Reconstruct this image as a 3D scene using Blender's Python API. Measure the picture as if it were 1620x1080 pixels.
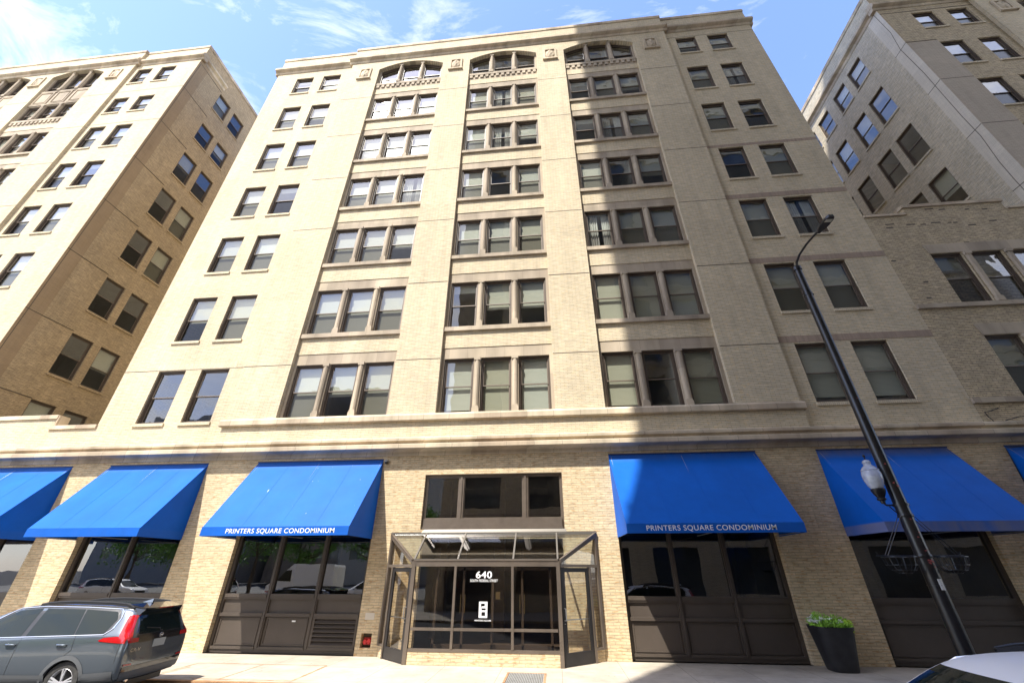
import bpy, bmesh, math, random
from mathutils import Vector, Matrix
from mathutils.bvhtree import BVHTree
random.seed(7)
R = math.radians
for o in list(bpy.data.objects): bpy.data.objects.remove(o)
SC = bpy.context.scene
COL = SC.collection

# ---------------------------------------------------------------- camera, sky, sun, exposure
CAMX, CAMY, CAMZ = 0.0, -14.5, 2.2226
fw = Vector((-0.08528664, 0.86677145, 0.49135878))
rt = Vector((0.99526099, 0.09723189, 0.00123056))
up = Vector((0.04670913, -0.48913518, 0.87095639))
cd = bpy.data.cameras.new('camera'); cam = bpy.data.objects.new('camera', cd); COL.objects.link(cam)
cd.sensor_width = 36.0; cd.lens = 640.83 / 1620 * 36.0
cd.clip_start = 0.05; cd.clip_end = 3000
cam.matrix_world = Matrix(((rt.x, up.x, -fw.x, CAMX), (rt.y, up.y, -fw.y, CAMY), (rt.z, up.z, -fw.z, CAMZ), (0, 0, 0, 1)))
SC.camera = cam

SUN_EL, SUN_AZ = R(57.0), R(34.0)          # azimuth: the sun stands behind the camera, 34 degrees to the left
sdir = Vector((-math.sin(SUN_AZ) * math.cos(SUN_EL), -math.cos(SUN_AZ) * math.cos(SUN_EL), math.sin(SUN_EL)))
ld = bpy.data.lights.new('sun', 'SUN'); ld.energy = 2.0; ld.angle = R(0.55); ld.color = (1.0, 0.95, 0.86)
sun = bpy.data.objects.new('sun', ld); COL.objects.link(sun)
sun.location = (0, 0, 60); sun.rotation_euler = (-sdir).to_track_quat('-Z', 'Y').to_euler()

W = bpy.data.worlds.new('World'); SC.world = W; W.use_nodes = True
nt = W.node_tree; nt.nodes.clear()
def N(nt, t, **k):
    n = nt.nodes.new(t)
    for a, b in k.items(): setattr(n, a, b)
    return n
sky = N(nt, 'ShaderNodeTexSky', sky_type='NISHITA'); sky.sun_disc = False
sky.sun_elevation = SUN_EL
sky.sun_rotation = math.atan2(sdir.x, sdir.y)
sky.air_density = 1.0; sky.dust_density = 0.6; sky.ozone_density = 3.0
tc = N(nt, 'ShaderNodeTexCoord')
mp = N(nt, 'ShaderNodeMapping'); mp.inputs['Rotation'].default_value = (R(12), R(-14), R(25)); mp.inputs['Scale'].default_value = (1.1, 3.4, 5.2)
nt.links.new(tc.outputs['Generated'], mp.inputs['Vector'])
n1 = N(nt, 'ShaderNodeTexNoise'); n1.inputs['Scale'].default_value = 1.9; n1.inputs['Detail'].default_value = 9; n1.inputs['Roughness'].default_value = 0.62; n1.inputs['Distortion'].default_value = 0.55
nt.links.new(mp.outputs[0], n1.inputs['Vector'])
sv = N(nt, 'ShaderNodeSeparateXYZ'); nt.links.new(tc.outputs['Generated'], sv.inputs[0])      # thicker cloud, added behind the viewer to brighten the shaded fronts
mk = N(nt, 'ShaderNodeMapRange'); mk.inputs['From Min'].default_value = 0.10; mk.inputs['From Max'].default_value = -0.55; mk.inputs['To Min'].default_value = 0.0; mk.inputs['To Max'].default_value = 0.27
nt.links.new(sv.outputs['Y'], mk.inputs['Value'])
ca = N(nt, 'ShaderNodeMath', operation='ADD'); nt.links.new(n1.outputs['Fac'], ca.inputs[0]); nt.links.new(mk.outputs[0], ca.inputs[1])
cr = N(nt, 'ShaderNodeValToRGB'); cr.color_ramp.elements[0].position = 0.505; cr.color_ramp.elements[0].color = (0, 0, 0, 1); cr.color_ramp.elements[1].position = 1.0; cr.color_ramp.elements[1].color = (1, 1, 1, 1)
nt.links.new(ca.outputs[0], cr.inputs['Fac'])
mx = N(nt, 'ShaderNodeMix', data_type='RGBA'); mx.blend_type = 'MIX'
nt.links.new(cr.outputs['Color'], mx.inputs['Factor'])
tint = N(nt, 'ShaderNodeMix', data_type='RGBA'); tint.blend_type = 'MULTIPLY'; tint.inputs['Factor'].default_value = 1.0
tint.inputs['B'].default_value = (0.80, 0.78, 0.89, 1)
nt.links.new(sky.outputs['Color'], tint.inputs['A'])
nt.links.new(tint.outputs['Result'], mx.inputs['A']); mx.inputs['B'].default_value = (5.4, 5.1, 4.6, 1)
bg = N(nt, 'ShaderNodeBackground'); bg.inputs['Strength'].default_value = 0.112
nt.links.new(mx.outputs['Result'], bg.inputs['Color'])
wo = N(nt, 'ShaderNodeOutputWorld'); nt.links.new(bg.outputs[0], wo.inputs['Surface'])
SC.view_settings.view_transform = 'Standard'; SC.view_settings.look = 'None'; SC.view_settings.gamma = 1.0
SC.view_settings.exposure = 2.30
SC.render.engine = 'CYCLES'

# ---------------------------------------------------------------- materials
MATS = {}
def mat(name, color, rough=0.7, metal=0.0, noise=0.0, nscale=3.0, bump=0.0, bscale=40.0, coat=0.0, spec=0.5, alpha=None):
    if name in MATS: return MATS[name]
    m = bpy.data.materials.new(name); m.use_nodes = True; t = m.node_tree; b = t.nodes['Principled BSDF']
    b.inputs['Base Color'].default_value = (*color, 1); b.inputs['Roughness'].default_value = rough
    b.inputs['Metallic'].default_value = metal; b.inputs['Coat Weight'].default_value = coat
    b.inputs['Specular IOR Level'].default_value = spec
    g = N(t, 'ShaderNodeNewGeometry')
    if noise:
        n = N(t, 'ShaderNodeTexNoise'); n.inputs['Scale'].default_value = nscale; n.inputs['Detail'].default_value = 6
        n.inputs['Roughness'].default_value = 0.65
        t.links.new(g.outputs['Position'], n.inputs['Vector'])
        r = N(t, 'ShaderNodeValToRGB'); e = r.color_ramp.elements
        e[0].position = 0.3; e[1].position = 0.7
        e[0].color = (*[c * (1 - noise) for c in color], 1); e[1].color = (*[min(1, c * (1 + noise)) for c in color], 1)
        t.links.new(n.outputs['Fac'], r.inputs['Fac']); t.links.new(r.outputs['Color'], b.inputs['Base Color'])
    if bump:
        n = N(t, 'ShaderNodeTexNoise'); n.inputs['Scale'].default_value = bscale; n.inputs['Detail'].default_value = 4
        t.links.new(g.outputs['Position'], n.inputs['Vector'])
        bp = N(t, 'ShaderNodeBump'); bp.inputs['Strength'].default_value = bump; bp.inputs['Distance'].default_value = 0.01
        t.links.new(n.outputs['Fac'], bp.inputs['Height']); t.links.new(bp.outputs[0], b.inputs['Normal'])
    MATS[name] = m; return m

def brick(name, axis, c1, c2, mortar, bw=0.30, bh=0.068, ms=0.008, noise=0.12, bump=0.5, off=0.5, tint=(0.2, 0.16, 0.1), vary=1.0, stain=0.5, third=None):
    """running-bond masonry in metres; axis 'y' = wall facing y (uses x,z), 'x' = wall facing x (uses y,z), 'z' = ground"""
    m = bpy.data.materials.new(name); m.use_nodes = True; t = m.node_tree; b = t.nodes['Principled BSDF']
    b.inputs['Roughness'].default_value = 0.85; b.inputs['Specular IOR Level'].default_value = 0.25
    g = N(t, 'ShaderNodeNewGeometry'); s = N(t, 'ShaderNodeSeparateXYZ'); t.links.new(g.outputs['Position'], s.inputs[0])
    cb = N(t, 'ShaderNodeCombineXYZ')
    if axis == 'xy':   # works on both: x+y runs along either wall
        ad = N(t, 'ShaderNodeMath', operation='ADD'); t.links.new(s.outputs[0], ad.inputs[0]); t.links.new(s.outputs[1], ad.inputs[1]); t.links.new(ad.outputs[0], cb.inputs[0])
    else:
        t.links.new(s.outputs['X' if axis in 'yz' else 'Y'], cb.inputs[0])
    t.links.new(s.outputs['Z' if axis != 'z' else 'Y'], cb.inputs[1])
    k = N(t, 'ShaderNodeTexBrick'); k.offset = off; k.squash = 1
    k.inputs['Scale'].default_value = 1; k.inputs['Brick Width'].default_value = bw; k.inputs['Row Height'].default_value = bh
    k.inputs['Mortar Size'].default_value = ms; k.inputs['Mortar Smooth'].default_value = 0.3; k.inputs['Bias'].default_value = 0
    k.inputs['Color1'].default_value = (*c1, 1); k.inputs['Color2'].default_value = (*c2, 1); k.inputs['Mortar'].default_value = (*mortar, 1)
    t.links.new(cb.outputs[0], k.inputs['Vector'])
    # a second coarser per-brick tone
    sc = N(t, 'ShaderNodeVectorMath', operation='DIVIDE'); sc.inputs[1].default_value = (bw * 1.0, bh, 1); t.links.new(cb.outputs[0], sc.inputs[0])
    wn = N(t, 'ShaderNodeTexNoise'); wn.inputs['Scale'].default_value = 0.9; wn.inputs['Detail'].default_value = 2; t.links.new(sc.outputs[0], wn.inputs['Vector'])
    r1 = N(t, 'ShaderNodeMapRange'); r1.inputs['From Min'].default_value = 0.3; r1.inputs['From Max'].default_value = 0.7; r1.inputs['To Min'].default_value = 1 - noise * vary; r1.inputs['To Max'].default_value = 1 + noise * vary
    t.links.new(wn.outputs['Fac'], r1.inputs['Value'])
    # large weathering, streaked downwards
    mp = N(t, 'ShaderNodeMapping'); mp.inputs['Scale'].default_value = (0.55, 0.55, 0.16); t.links.new(g.outputs['Position'], mp.inputs['Vector'])
    ln = N(t, 'ShaderNodeTexNoise'); ln.inputs['Scale'].default_value = 1.0; ln.inputs['Detail'].default_value = 8; ln.inputs['Roughness'].default_value = 0.7; t.links.new(mp.outputs[0], ln.inputs['Vector'])
    r2 = N(t, 'ShaderNodeMapRange'); r2.inputs['From Min'].default_value = 0.35; r2.inputs['From Max'].default_value = 0.7; r2.inputs['To Min'].default_value = 1 + 0.10 * stain; r2.inputs['To Max'].default_value = 1 - 0.26 * stain
    t.links.new(ln.outputs['Fac'], r2.inputs['Value'])
    mp3 = N(t, 'ShaderNodeMapping'); mp3.inputs['Scale'].default_value = (2.6, 2.6, 0.22); t.links.new(g.outputs['Position'], mp3.inputs['Vector'])      # rain streaks
    sn = N(t, 'ShaderNodeTexNoise'); sn.inputs['Scale'].default_value = 1.0; sn.inputs['Detail'].default_value = 5; sn.inputs['Roughness'].default_value = 0.6; t.links.new(mp3.outputs[0], sn.inputs['Vector'])
    r4 = N(t, 'ShaderNodeMapRange'); r4.inputs['From Min'].default_value = 0.5; r4.inputs['From Max'].default_value = 0.78; r4.inputs['To Min'].default_value = 1.0; r4.inputs['To Max'].default_value = 1 - 0.22 * stain; t.links.new(sn.outputs['Fac'], r4.inputs['Value'])
    pv = N(t, 'ShaderNodeTexVoronoi'); pv.inputs['Scale'].default_value = 0.42; pv.inputs['Randomness'].default_value = 1.0; mp5 = N(t, 'ShaderNodeMapping'); mp5.inputs['Scale'].default_value = (1.0, 1.0, 2.2); t.links.new(g.outputs['Position'], mp5.inputs['Vector']); t.links.new(mp5.outputs[0], pv.inputs['Vector']); pv.distance = 'CHEBYCHEV'
    ps = N(t, 'ShaderNodeSeparateXYZ'); t.links.new(pv.outputs['Color'], ps.inputs[0]); r5 = N(t, 'ShaderNodeMapRange'); r5.inputs['To Min'].default_value = 0.955; r5.inputs['To Max'].default_value = 1.045; t.links.new(ps.outputs[0], r5.inputs['Value'])
    m5 = N(t, 'ShaderNodeMath', operation='MULTIPLY'); t.links.new(r1.outputs[0], m5.inputs[0]); t.links.new(r5.outputs[0], m5.inputs[1]); r1 = m5
    mu0 = N(t, 'ShaderNodeMath', operation='MULTIPLY'); t.links.new(r1.outputs[0], mu0.inputs[0]); t.links.new(r2.outputs[0], mu0.inputs[1])
    mu = N(t, 'ShaderNodeMath', operation='MULTIPLY'); t.links.new(mu0.outputs[0], mu.inputs[0]); t.links.new(r4.outputs[0], mu.inputs[1])
    src = k.outputs['Color']
    if third:
        n3 = N(t, 'ShaderNodeTexNoise'); n3.inputs['Scale'].default_value = 1.7; n3.inputs['Detail'].default_value = 1; t.links.new(sc.outputs[0], n3.inputs['Vector'])
        r3 = N(t, 'ShaderNodeMapRange'); r3.inputs['From Min'].default_value = 0.56; r3.inputs['From Max'].default_value = 0.66; t.links.new(n3.outputs['Fac'], r3.inputs['Value'])
        inv = N(t, 'ShaderNodeMath', operation='SUBTRACT'); inv.inputs[0].default_value = 1; t.links.new(k.outputs['Fac'], inv.inputs[1])
        f3 = N(t, 'ShaderNodeMath', operation='MULTIPLY'); t.links.new(r3.outputs[0], f3.inputs[0]); t.links.new(inv.outputs[0], f3.inputs[1])
        f4 = N(t, 'ShaderNodeMath', operation='MULTIPLY'); f4.inputs[1].default_value = 0.75; t.links.new(f3.outputs[0], f4.inputs[0])
        m3 = N(t, 'ShaderNodeMix', data_type='RGBA'); t.links.new(f4.outputs[0], m3.inputs['Factor']); t.links.new(src, m3.inputs['A']); m3.inputs['B'].default_value = (*third, 1); src = m3.outputs['Result']
    vm = N(t, 'ShaderNodeVectorMath', operation='SCALE'); t.links.new(src, vm.inputs[0]); t.links.new(mu.outputs[0], vm.inputs['Scale'])
    t.links.new(vm.outputs[0], b.inputs['Base Color'])
    if bump:
        iv = N(t, 'ShaderNodeMath', operation='SUBTRACT'); iv.inputs[0].default_value = 1; t.links.new(k.outputs['Fac'], iv.inputs[1])
        fn = N(t, 'ShaderNodeTexNoise'); fn.inputs['Scale'].default_value = 30; fn.inputs['Detail'].default_value = 3; t.links.new(g.outputs['Position'], fn.inputs['Vector'])
        fm = N(t, 'ShaderNodeMath', operation='MULTIPLY_ADD'); fm.inputs[1].default_value = 0.5; t.links.new(fn.outputs['Fac'], fm.inputs[0]); t.links.new(iv.outputs[0], fm.inputs[2])
        bp = N(t, 'ShaderNodeBump'); bp.inputs['Strength'].default_value = bump; bp.inputs['Distance'].default_value = 0.006
        t.links.new(fm.outputs[0], bp.inputs['Height']); t.links.new(bp.outputs[0], b.inputs['Normal'])
    MATS[name] = m; return m

CREAM1, CREAM2, CREAMM = (0.645, 0.55, 0.385), (0.575, 0.497, 0.36), (0.40, 0.335, 0.24)
BR = brick('tower_brick', 'xy', CREAM1, CREAM2, CREAMM, noise=0.13, stain=0.55, third=(0.68, 0.52, 0.29))
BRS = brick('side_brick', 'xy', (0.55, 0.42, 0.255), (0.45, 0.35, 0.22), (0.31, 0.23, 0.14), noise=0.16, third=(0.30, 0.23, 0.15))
BRW = brick('pale_side_brick', 'xy', (0.64, 0.555, 0.40), (0.54, 0.475, 0.35), (0.33, 0.30, 0.26), noise=0.18, third=(0.58, 0.55, 0.48))
BRP = brick('podium_brick', 'xy', (0.69, 0.55, 0.345), (0.60, 0.48, 0.305), (0.45, 0.365, 0.25), noise=0.16, bw=0.31, bh=0.075, ms=0.010, third=(0.46, 0.27, 0.12))
BRI = brick('infill_brick', 'xy', (0.64, 0.52, 0.32), (0.52, 0.43, 0.29), (0.28, 0.23, 0.17), noise=0.2, ms=0.012, third=(0.28, 0.21, 0.14))
SMC = brick('smooth_brick_brown', 'xy', (0.40, 0.29, 0.17), (0.37, 0.27, 0.165), (0.31, 0.23, 0.14), noise=0.05, bump=0.2, stain=0.5)
SMG = brick('smooth_brick_grey', 'xy', (0.50, 0.425, 0.33), (0.47, 0.40, 0.31), (0.34, 0.30, 0.25), noise=0.05, bump=0.2, stain=0.4)
SMW = brick('smooth_brick_white', 'xy', (0.68, 0.61, 0.49), (0.65, 0.585, 0.475), (0.5, 0.47, 0.41), noise=0.04, bump=0.2, stain=0.4)
SOL = brick('soldier_brick', 'xy', CREAM1, CREAM2, CREAMM, bw=0.068, bh=0.30, ms=0.007, off=0, noise=0.1)
STO = brick('sandstone', 'xy', (0.46, 0.385, 0.285), (0.385, 0.32, 0.245), (0.30, 0.24, 0.19), bw=0.78, bh=3.0, ms=0.006, noise=0.14, bump=0.25, vary=1.6, stain=0.7, off=0)
STC = brick('cornice_stone', 'xy', (0.60, 0.51, 0.37), (0.49, 0.39, 0.28), (0.30, 0.24, 0.19), bw=0.98, bh=5.0, ms=0.008, noise=0.16, bump=0.3, vary=1.4, stain=1.2, off=0)
STB = brick('red_band_stone', 'xy', (0.38, 0.29, 0.22), (0.34, 0.26, 0.20), (0.3, 0.22, 0.17), bw=0.09, bh=4.0, ms=0.003, noise=0.12, bump=0.3, off=0)
FRM = mat('bronze_frame', (0.085, 0.062, 0.045), 0.45, 0.0, 0.12, 2.0)
SAS = mat('sash_frame', (0.16, 0.125, 0.095), 0.45, 0.0, 0.1, 2.0)
FRB = mat('storefront_brown', (0.078, 0.062, 0.050), 0.42, 0.0, 0.14, 1.2, 0.08, 25)
ALU = mat('weathered_aluminium', (0.19, 0.155, 0.125), 0.38, 0.55, 0.18, 1.5)
ALK = mat('dark_door_metal', (0.035, 0.032, 0.032), 0.35, 0.4, 0.2, 2)
JNT = mat('dark_joint_and_hole_shade', (0.10, 0.08, 0.06), 0.9)  # dark joints; also the painted shade of brick holes and grate pit
INT = mat('room_plaster', (0.42, 0.39, 0.34), 0.9, noise=0.15, nscale=0.5)
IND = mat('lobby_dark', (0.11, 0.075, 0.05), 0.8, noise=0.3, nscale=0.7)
BLK = mat('black_paint', (0.012, 0.012, 0.014), 0.32, 0.0, 0.3, 6.0, 0.1, 30, coat=0.2)
CON = None

def glass(name, tr, base, ior=1.75, rough=0.0, gl=(0.92, 0.95, 1.0), wob=0.12, wscale=1.3):
    m = bpy.data.materials.new(name); m.use_nodes = True; t = m.node_tree; t.nodes.clear()
    o = N(t, 'ShaderNodeOutputMaterial'); x = N(t, 'ShaderNodeMixShader'); tr_ = N(t, 'ShaderNodeBsdfTransparent'); tr_.inputs[0].default_value = (*tr, 1)
    gs = N(t, 'ShaderNodeBsdfGlossy'); gs.inputs['Color'].default_value = (*gl, 1); gs.inputs['Roughness'].default_value = rough
    lw = N(t, 'ShaderNodeLayerWeight'); lw.inputs['Blend'].default_value = 0.5; fr = N(t, 'ShaderNodeMath', operation='POWER'); fr.inputs[1].default_value = 3.2; t.links.new(lw.outputs['Facing'], fr.inputs[0])
    ma = N(t, 'ShaderNodeMath', operation='MULTIPLY_ADD'); ma.inputs[1].default_value = 1.0 - base; ma.inputs[2].default_value = base
    t.links.new(fr.outputs[0], ma.inputs[0]); t.links.new(ma.outputs[0], x.inputs[0]); t.links.new(tr_.outputs[0], x.inputs[1]); t.links.new(gs.outputs[0], x.inputs[2]); t.links.new(x.outputs[0], o.inputs[0])
    g = N(t, 'ShaderNodeNewGeometry'); n = N(t, 'ShaderNodeTexNoise'); n.inputs['Scale'].default_value = wscale; n.inputs['Detail'].default_value = 1; t.links.new(g.outputs['Position'], n.inputs['Vector'])
    bp = N(t, 'ShaderNodeBump'); bp.inputs['Strength'].default_value = wob; bp.inputs['Distance'].default_value = 0.05; t.links.new(n.outputs['Fac'], bp.inputs['Height']); t.links.new(bp.outputs[0], gs.inputs['Normal'])
    MATS[name] = m; return m
GL = glass('window_glass', (0.80, 0.84, 0.82), 0.12)
GLS = glass('screened_glass', (0.50, 0.51, 0.50), 0.05, rough=0.15, gl=(0.45, 0.47, 0.5))
GLD = glass('storefront_glass', (0.45, 0.44, 0.42), 0.15, ior=1.55, wob=0.04)
GLE = glass('entrance_glass', (0.80, 0.77, 0.72), 0.08, ior=1.5, wob=0.04)
GLR = glass('skylight_glass', (0.74, 0.78, 0.76), 0.14, ior=1.55, wob=0.03, rough=0.03)

def slat_mat():
    m = bpy.data.materials.new('blind_slats'); m.use_nodes = True; t = m.node_tree; b = t.nodes['Principled BSDF']
    oi = N(t, 'ShaderNodeObjectInfo'); r = N(t, 'ShaderNodeValToRGB'); e = r.color_ramp.elements
    e[0].color = (0.50, 0.46, 0.34, 1); e[1].color = (0.68, 0.66, 0.58, 1); t.links.new(oi.outputs['Random'], r.inputs['Fac'])
    g = N(t, 'ShaderNodeNewGeometry'); w = N(t, 'ShaderNodeTexWave', wave_type='BANDS', bands_direction='Z'); w.inputs['Scale'].default_value = 6.5; w.inputs['Distortion'].default_value = 0.6; w.inputs['Detail'].default_value = 1
    t.links.new(g.outputs['Position'], w.inputs['Vector'])
    mr = N(t, 'ShaderNodeMapRange'); mr.inputs['To Min'].default_value = 0.72; mr.inputs['To Max'].default_value = 1.0; t.links.new(w.outputs['Fac'], mr.inputs['Value'])
    vm = N(t, 'ShaderNodeVectorMath', operation='SCALE'); t.links.new(r.outputs[0], vm.inputs[0]); t.links.new(mr.outputs[0], vm.inputs['Scale'])
    t.links.new(vm.outputs[0], b.inputs['Base Color']); b.inputs['Roughness'].default_value = 0.7
    return m
SLT = slat_mat()
CUR = mat('curtain_cloth', (0.62, 0.60, 0.56), 0.9, noise=0.1)

# ---------------------------------------------------------------- mesh helpers
class MB:
    def __init__(s): s.v = []; s.f = []; s.m = []; s.c = []
    def add(s, vs, fs, mi=0):
        b = len(s.v); s.c.append((b, len(s.f), len(vs), len(fs))); s.v += [tuple(p) for p in vs]
        for f in fs: s.f.append(tuple(b + i for i in f)); s.m.append(mi)
    def quad(s, a, b, c, d, mi=0): s.add([a, b, c, d], [(0, 1, 2, 3)], mi)
    def box(s, x0, x1, y0, y1, z0, z1, mi=0):
        if x0 > x1: x0, x1 = x1, x0
        if y0 > y1: y0, y1 = y1, y0
        if z0 > z1: z0, z1 = z1, z0
        s.add([(x0, y0, z0), (x1, y0, z0), (x1, y1, z0), (x0, y1, z0), (x0, y0, z1), (x1, y0, z1), (x1, y1, z1), (x0, y1, z1)],
              [(0, 3, 2, 1), (4, 5, 6, 7), (0, 1, 5, 4), (1, 2, 6, 5), (2, 3, 7, 6), (3, 0, 4, 7)], mi)
    def ring(s, x0, x1, z0, z1, t, y0, y1, mi=0):      # rectangular frame in the xz plane
        s.box(x0, x0 + t, y0, y1, z0, z1, mi); s.box(x1 - t, x1, y0, y1, z0, z1, mi)
        s.box(x0 + t, x1 - t, y0, y1, z0, z0 + t, mi); s.box(x0 + t, x1 - t, y0, y1, z1 - t, z1, mi)
    def prism(s, poly, a, b, mi=0):                    # closed polygon list of 3D points at a, extruded by vector b-a
        n = len(poly); d = Vector(b) - Vector(a)
        P = [Vector(p) for p in poly]; Q = [p + d for p in P]
        s.add(P + Q, [tuple(range(n - 1, -1, -1)), tuple(range(n, 2 * n))] + [(i, (i + 1) % n, n + (i + 1) % n, n + i) for i in range(n)], mi)
    def profile_x(s, prof, x0, x1, mi=0):              # (y,z) profile swept along x
        s.prism([(x0, y, z) for y, z in prof], (x0, 0, 0), (x1, 0, 0), mi)
    def profile_y(s, prof, y0, y1, mi=0):              # (x,z) profile swept along y
        s.prism([(x, y0, z) for x, z in prof], (0, y0, 0), (0, y1, 0), mi)
    def bar(s, a, b, w, h=None, mi=0):                 # rectangular bar between two points
        h = h or w; a = Vector(a); b = Vector(b); d = (b - a).normalized()
        u = d.cross(Vector((0, 0, 1)));
        if u.length < 1e-3: u = Vector((1, 0, 0))
        u.normalize(); v = d.cross(u)
        pts = [a + u * sx * w / 2 + v * sz * h / 2 for sx, sz in ((-1, -1), (1, -1), (1, 1), (-1, 1))]
        s.prism(pts, a, b, mi)
    def tube(s, pts, r, n=10, mi=0, cap=True):
        pts = [Vector(p) for p in pts]; rs = r if isinstance(r, (list, tuple)) else [r] * len(pts); rings = []
        u = None
        for i, p in enumerate(pts):
            d = (pts[min(i + 1, len(pts) - 1)] - pts[max(i - 1, 0)]).normalized()
            if u is None:
                u = d.cross(Vector((0.31, 0.12, 0.95)));
                if u.length < 0.05: u = d.cross(Vector((1, 0, 0)))
            u = (u - d * u.dot(d)).normalized(); v = d.cross(u)
            rings.append([p + (u * math.cos(2 * math.pi * k / n) + v * math.sin(2 * math.pi * k / n)) * rs[i] for k in range(n)])
        vs = [q for rg in rings for q in rg]; fs = []
        for i in range(len(pts) - 1):
            for k in range(n): fs.append((i * n + k, i * n + (k + 1) % n, (i + 1) * n + (k + 1) % n, (i + 1) * n + k))
        if cap: fs += [tuple(range(n - 1, -1, -1)), tuple((len(pts) - 1) * n + k for k in range(n))]
        s.add(vs, fs, mi)
    def lathe(s, prof, c=(0, 0, 0), n=24, mi=0, axis='z', sx=1, sy=1):   # prof: (r, h)
        vs = []; fs = []
        for r, h in prof:
            for k in range(n):
                a = 2 * math.pi * k / n; x, y = r * math.cos(a) * sx, r * math.sin(a) * sy
                vs.append((c[0] + x, c[1] + y, c[2] + h) if axis == 'z' else (c[0] + x, c[1] + h, c[2] + y))
        for i in range(len(prof) - 1):
            for k in range(n): fs.append((i * n + k, i * n + (k + 1) % n, (i + 1) * n + (k + 1) % n, (i + 1) * n + k))
        s.add(vs, fs, mi)
    def mesh(s, name, mats, off=(0, 0, 0), smooth=False):
        me = bpy.data.meshes.new(name)
        me.from_pydata([(x - off[0], y - off[1], z - off[2]) for x, y, z in s.v], [], s.f)
        for m in (mats if isinstance(mats, (list, tuple)) else [mats]): me.materials.append(m)
        me.polygons.foreach_set('material_index', s.m)
        if smooth: me.polygons.foreach_set('use_smooth', [True] * len(s.f))
        me.update(); return me
def link(name, me, parent=None, loc=(0, 0, 0), rz=0.0):
    o = bpy.data.objects.new(name, me); COL.objects.link(o); o.parent = parent; o.location = loc; o.rotation_euler = (0, 0, rz); return o
def part(name, mb, mats, parent, smooth=False, label=None):   # vertices are in world metres, parent unrotated
    p = parent; off = Vector((0, 0, 0))
    while p: off += p.location; p = p.parent
    me = mb.mesh(name, mats, off, smooth)
    if smooth: sharp(me)
    o = link(name, me, parent)
    if label: o['label'] = label
    return o
def part_each(name, mb, mats, parent, smooth=False):      # every add() of the builder becomes a part of its own
    out = []
    for b, f, nv, nf in mb.c:
        q = MB(); q.v = mb.v[b:b + nv]; q.f = [tuple(i - b for i in fc) for fc in mb.f[f:f + nf]]; q.m = mb.m[f:f + nf]; out.append(part(name, q, mats, parent, smooth))
    return out
def sharp(me, ang=38):
    bm = bmesh.new(); bm.from_mesh(me)
    for e in bm.edges:
        if len(e.link_faces) != 2 or e.calc_face_angle(0) > R(ang): e.smooth = False
    bm.to_mesh(me); bm.free()
def tag(o, label=None, cat=None, group=None, kind=None):
    if label: o['label'] = label
    if cat: o['category'] = cat
    if group: o['group'] = group
    if kind: o['kind'] = kind
    return o
def thing(name, label, cat, loc=(0, 0, 0), rz=0, group=None):
    o = bpy.data.objects.new(name, None); COL.objects.link(o); o.location = loc; o.rotation_euler = (0, 0, rz); o.empty_display_size = 0.3
    return tag(o, label, cat, group)
def struct(name, mb, mats):
    o = link(name, mb.mesh(name, mats)); o['kind'] = 'structure'; return o
def copy_tree(o, parent=None):
    c = o.copy(); COL.objects.link(c); c.parent = parent
    for ch in list(o.children): copy_tree(ch, c)
    return c
def text_mesh(s, x0, x1, z0, z1, y, depth=0.004, bold=0.0, shear=0.0):
    cu = bpy.data.curves.new('t', 'FONT'); cu.body = s; cu.size = 1; cu.offset = bold; cu.shear = shear; cu.space_character = 1.08
    to = bpy.data.objects.new('t', cu); COL.objects.link(to)
    me = bpy.data.meshes.new_from_object(to.evaluated_get(bpy.context.evaluated_depsgraph_get())); bpy.data.objects.remove(to); bpy.data.curves.remove(cu)
    xs = [v.co.x for v in me.vertices]; ys = [v.co.y for v in me.vertices]; ax, bx, ay, by = min(xs), max(xs), min(ys), max(ys)
    mb = MB(); mb.add([((v.co.x - ax) / (bx - ax) * (x1 - x0) + x0, y, (v.co.y - ay) / (by - ay) * (z1 - z0) + z0) for v in me.vertices], [tuple(p.vertices) for p in me.polygons])
    mb.m = [0] * len(mb.f); bpy.data.meshes.remove(me); return mb

def wall(mb, u0, u1, z0, z1, ops, pt, depth=0.26, mi=0, mr=None):
    """facade sheet with openings; pt(u, d, z) maps along-wall, inward depth, height; ops: (ua, ub, za, zb)"""
    mr = mi if mr is None else mr
    us = sorted({u0, u1} | {min(max(v, u0), u1) for o in ops for v in o[:2]}); zs = sorted({z0, z1} | {min(max(v, z0), z1) for o in ops for v in o[2:4]})
    for i in range(len(us) - 1):
        j = 0
        while j < len(zs) - 1:
            cu = (us[i] + us[i + 1]) / 2
            def inside(jj):
                cz = (zs[jj] + zs[jj + 1]) / 2
                return any(o[0] < cu < o[1] and o[2] < cz < o[3] for o in ops)
            if inside(j): j += 1; continue
            k = j
            while k + 1 < len(zs) - 1 and not inside(k + 1): k += 1
            mb.quad(pt(us[i], 0, zs[j]), pt(us[i + 1], 0, zs[j]), pt(us[i + 1], 0, zs[k + 1]), pt(us[i], 0, zs[k + 1]), mi); j = k + 1
    for a, b, c, d in ops:
        mb.quad(pt(a, 0, c), pt(a, depth, c), pt(a, depth, d), pt(a, 0, d), mr); mb.quad(pt(b, 0, d), pt(b, depth, d), pt(b, depth, c), pt(b, 0, c), mr)
        mb.quad(pt(a, 0, d), pt(a, depth, d), pt(b, depth, d), pt(b, 0, d), mr); mb.quad(pt(a, 0, c), pt(b, 0, c), pt(b, depth, c), pt(a, depth, c), mr)
def front(y): return lambda u, d, z: (u, y + d, z)

# apparent (read on the plane y=0) to real position on plane y
def K(y): return (14.5 + y) / 14.5
def ax(x, y): return x * K(y)
def az(z, y): return CAMZ + (z - CAMZ) * K(y)

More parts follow.
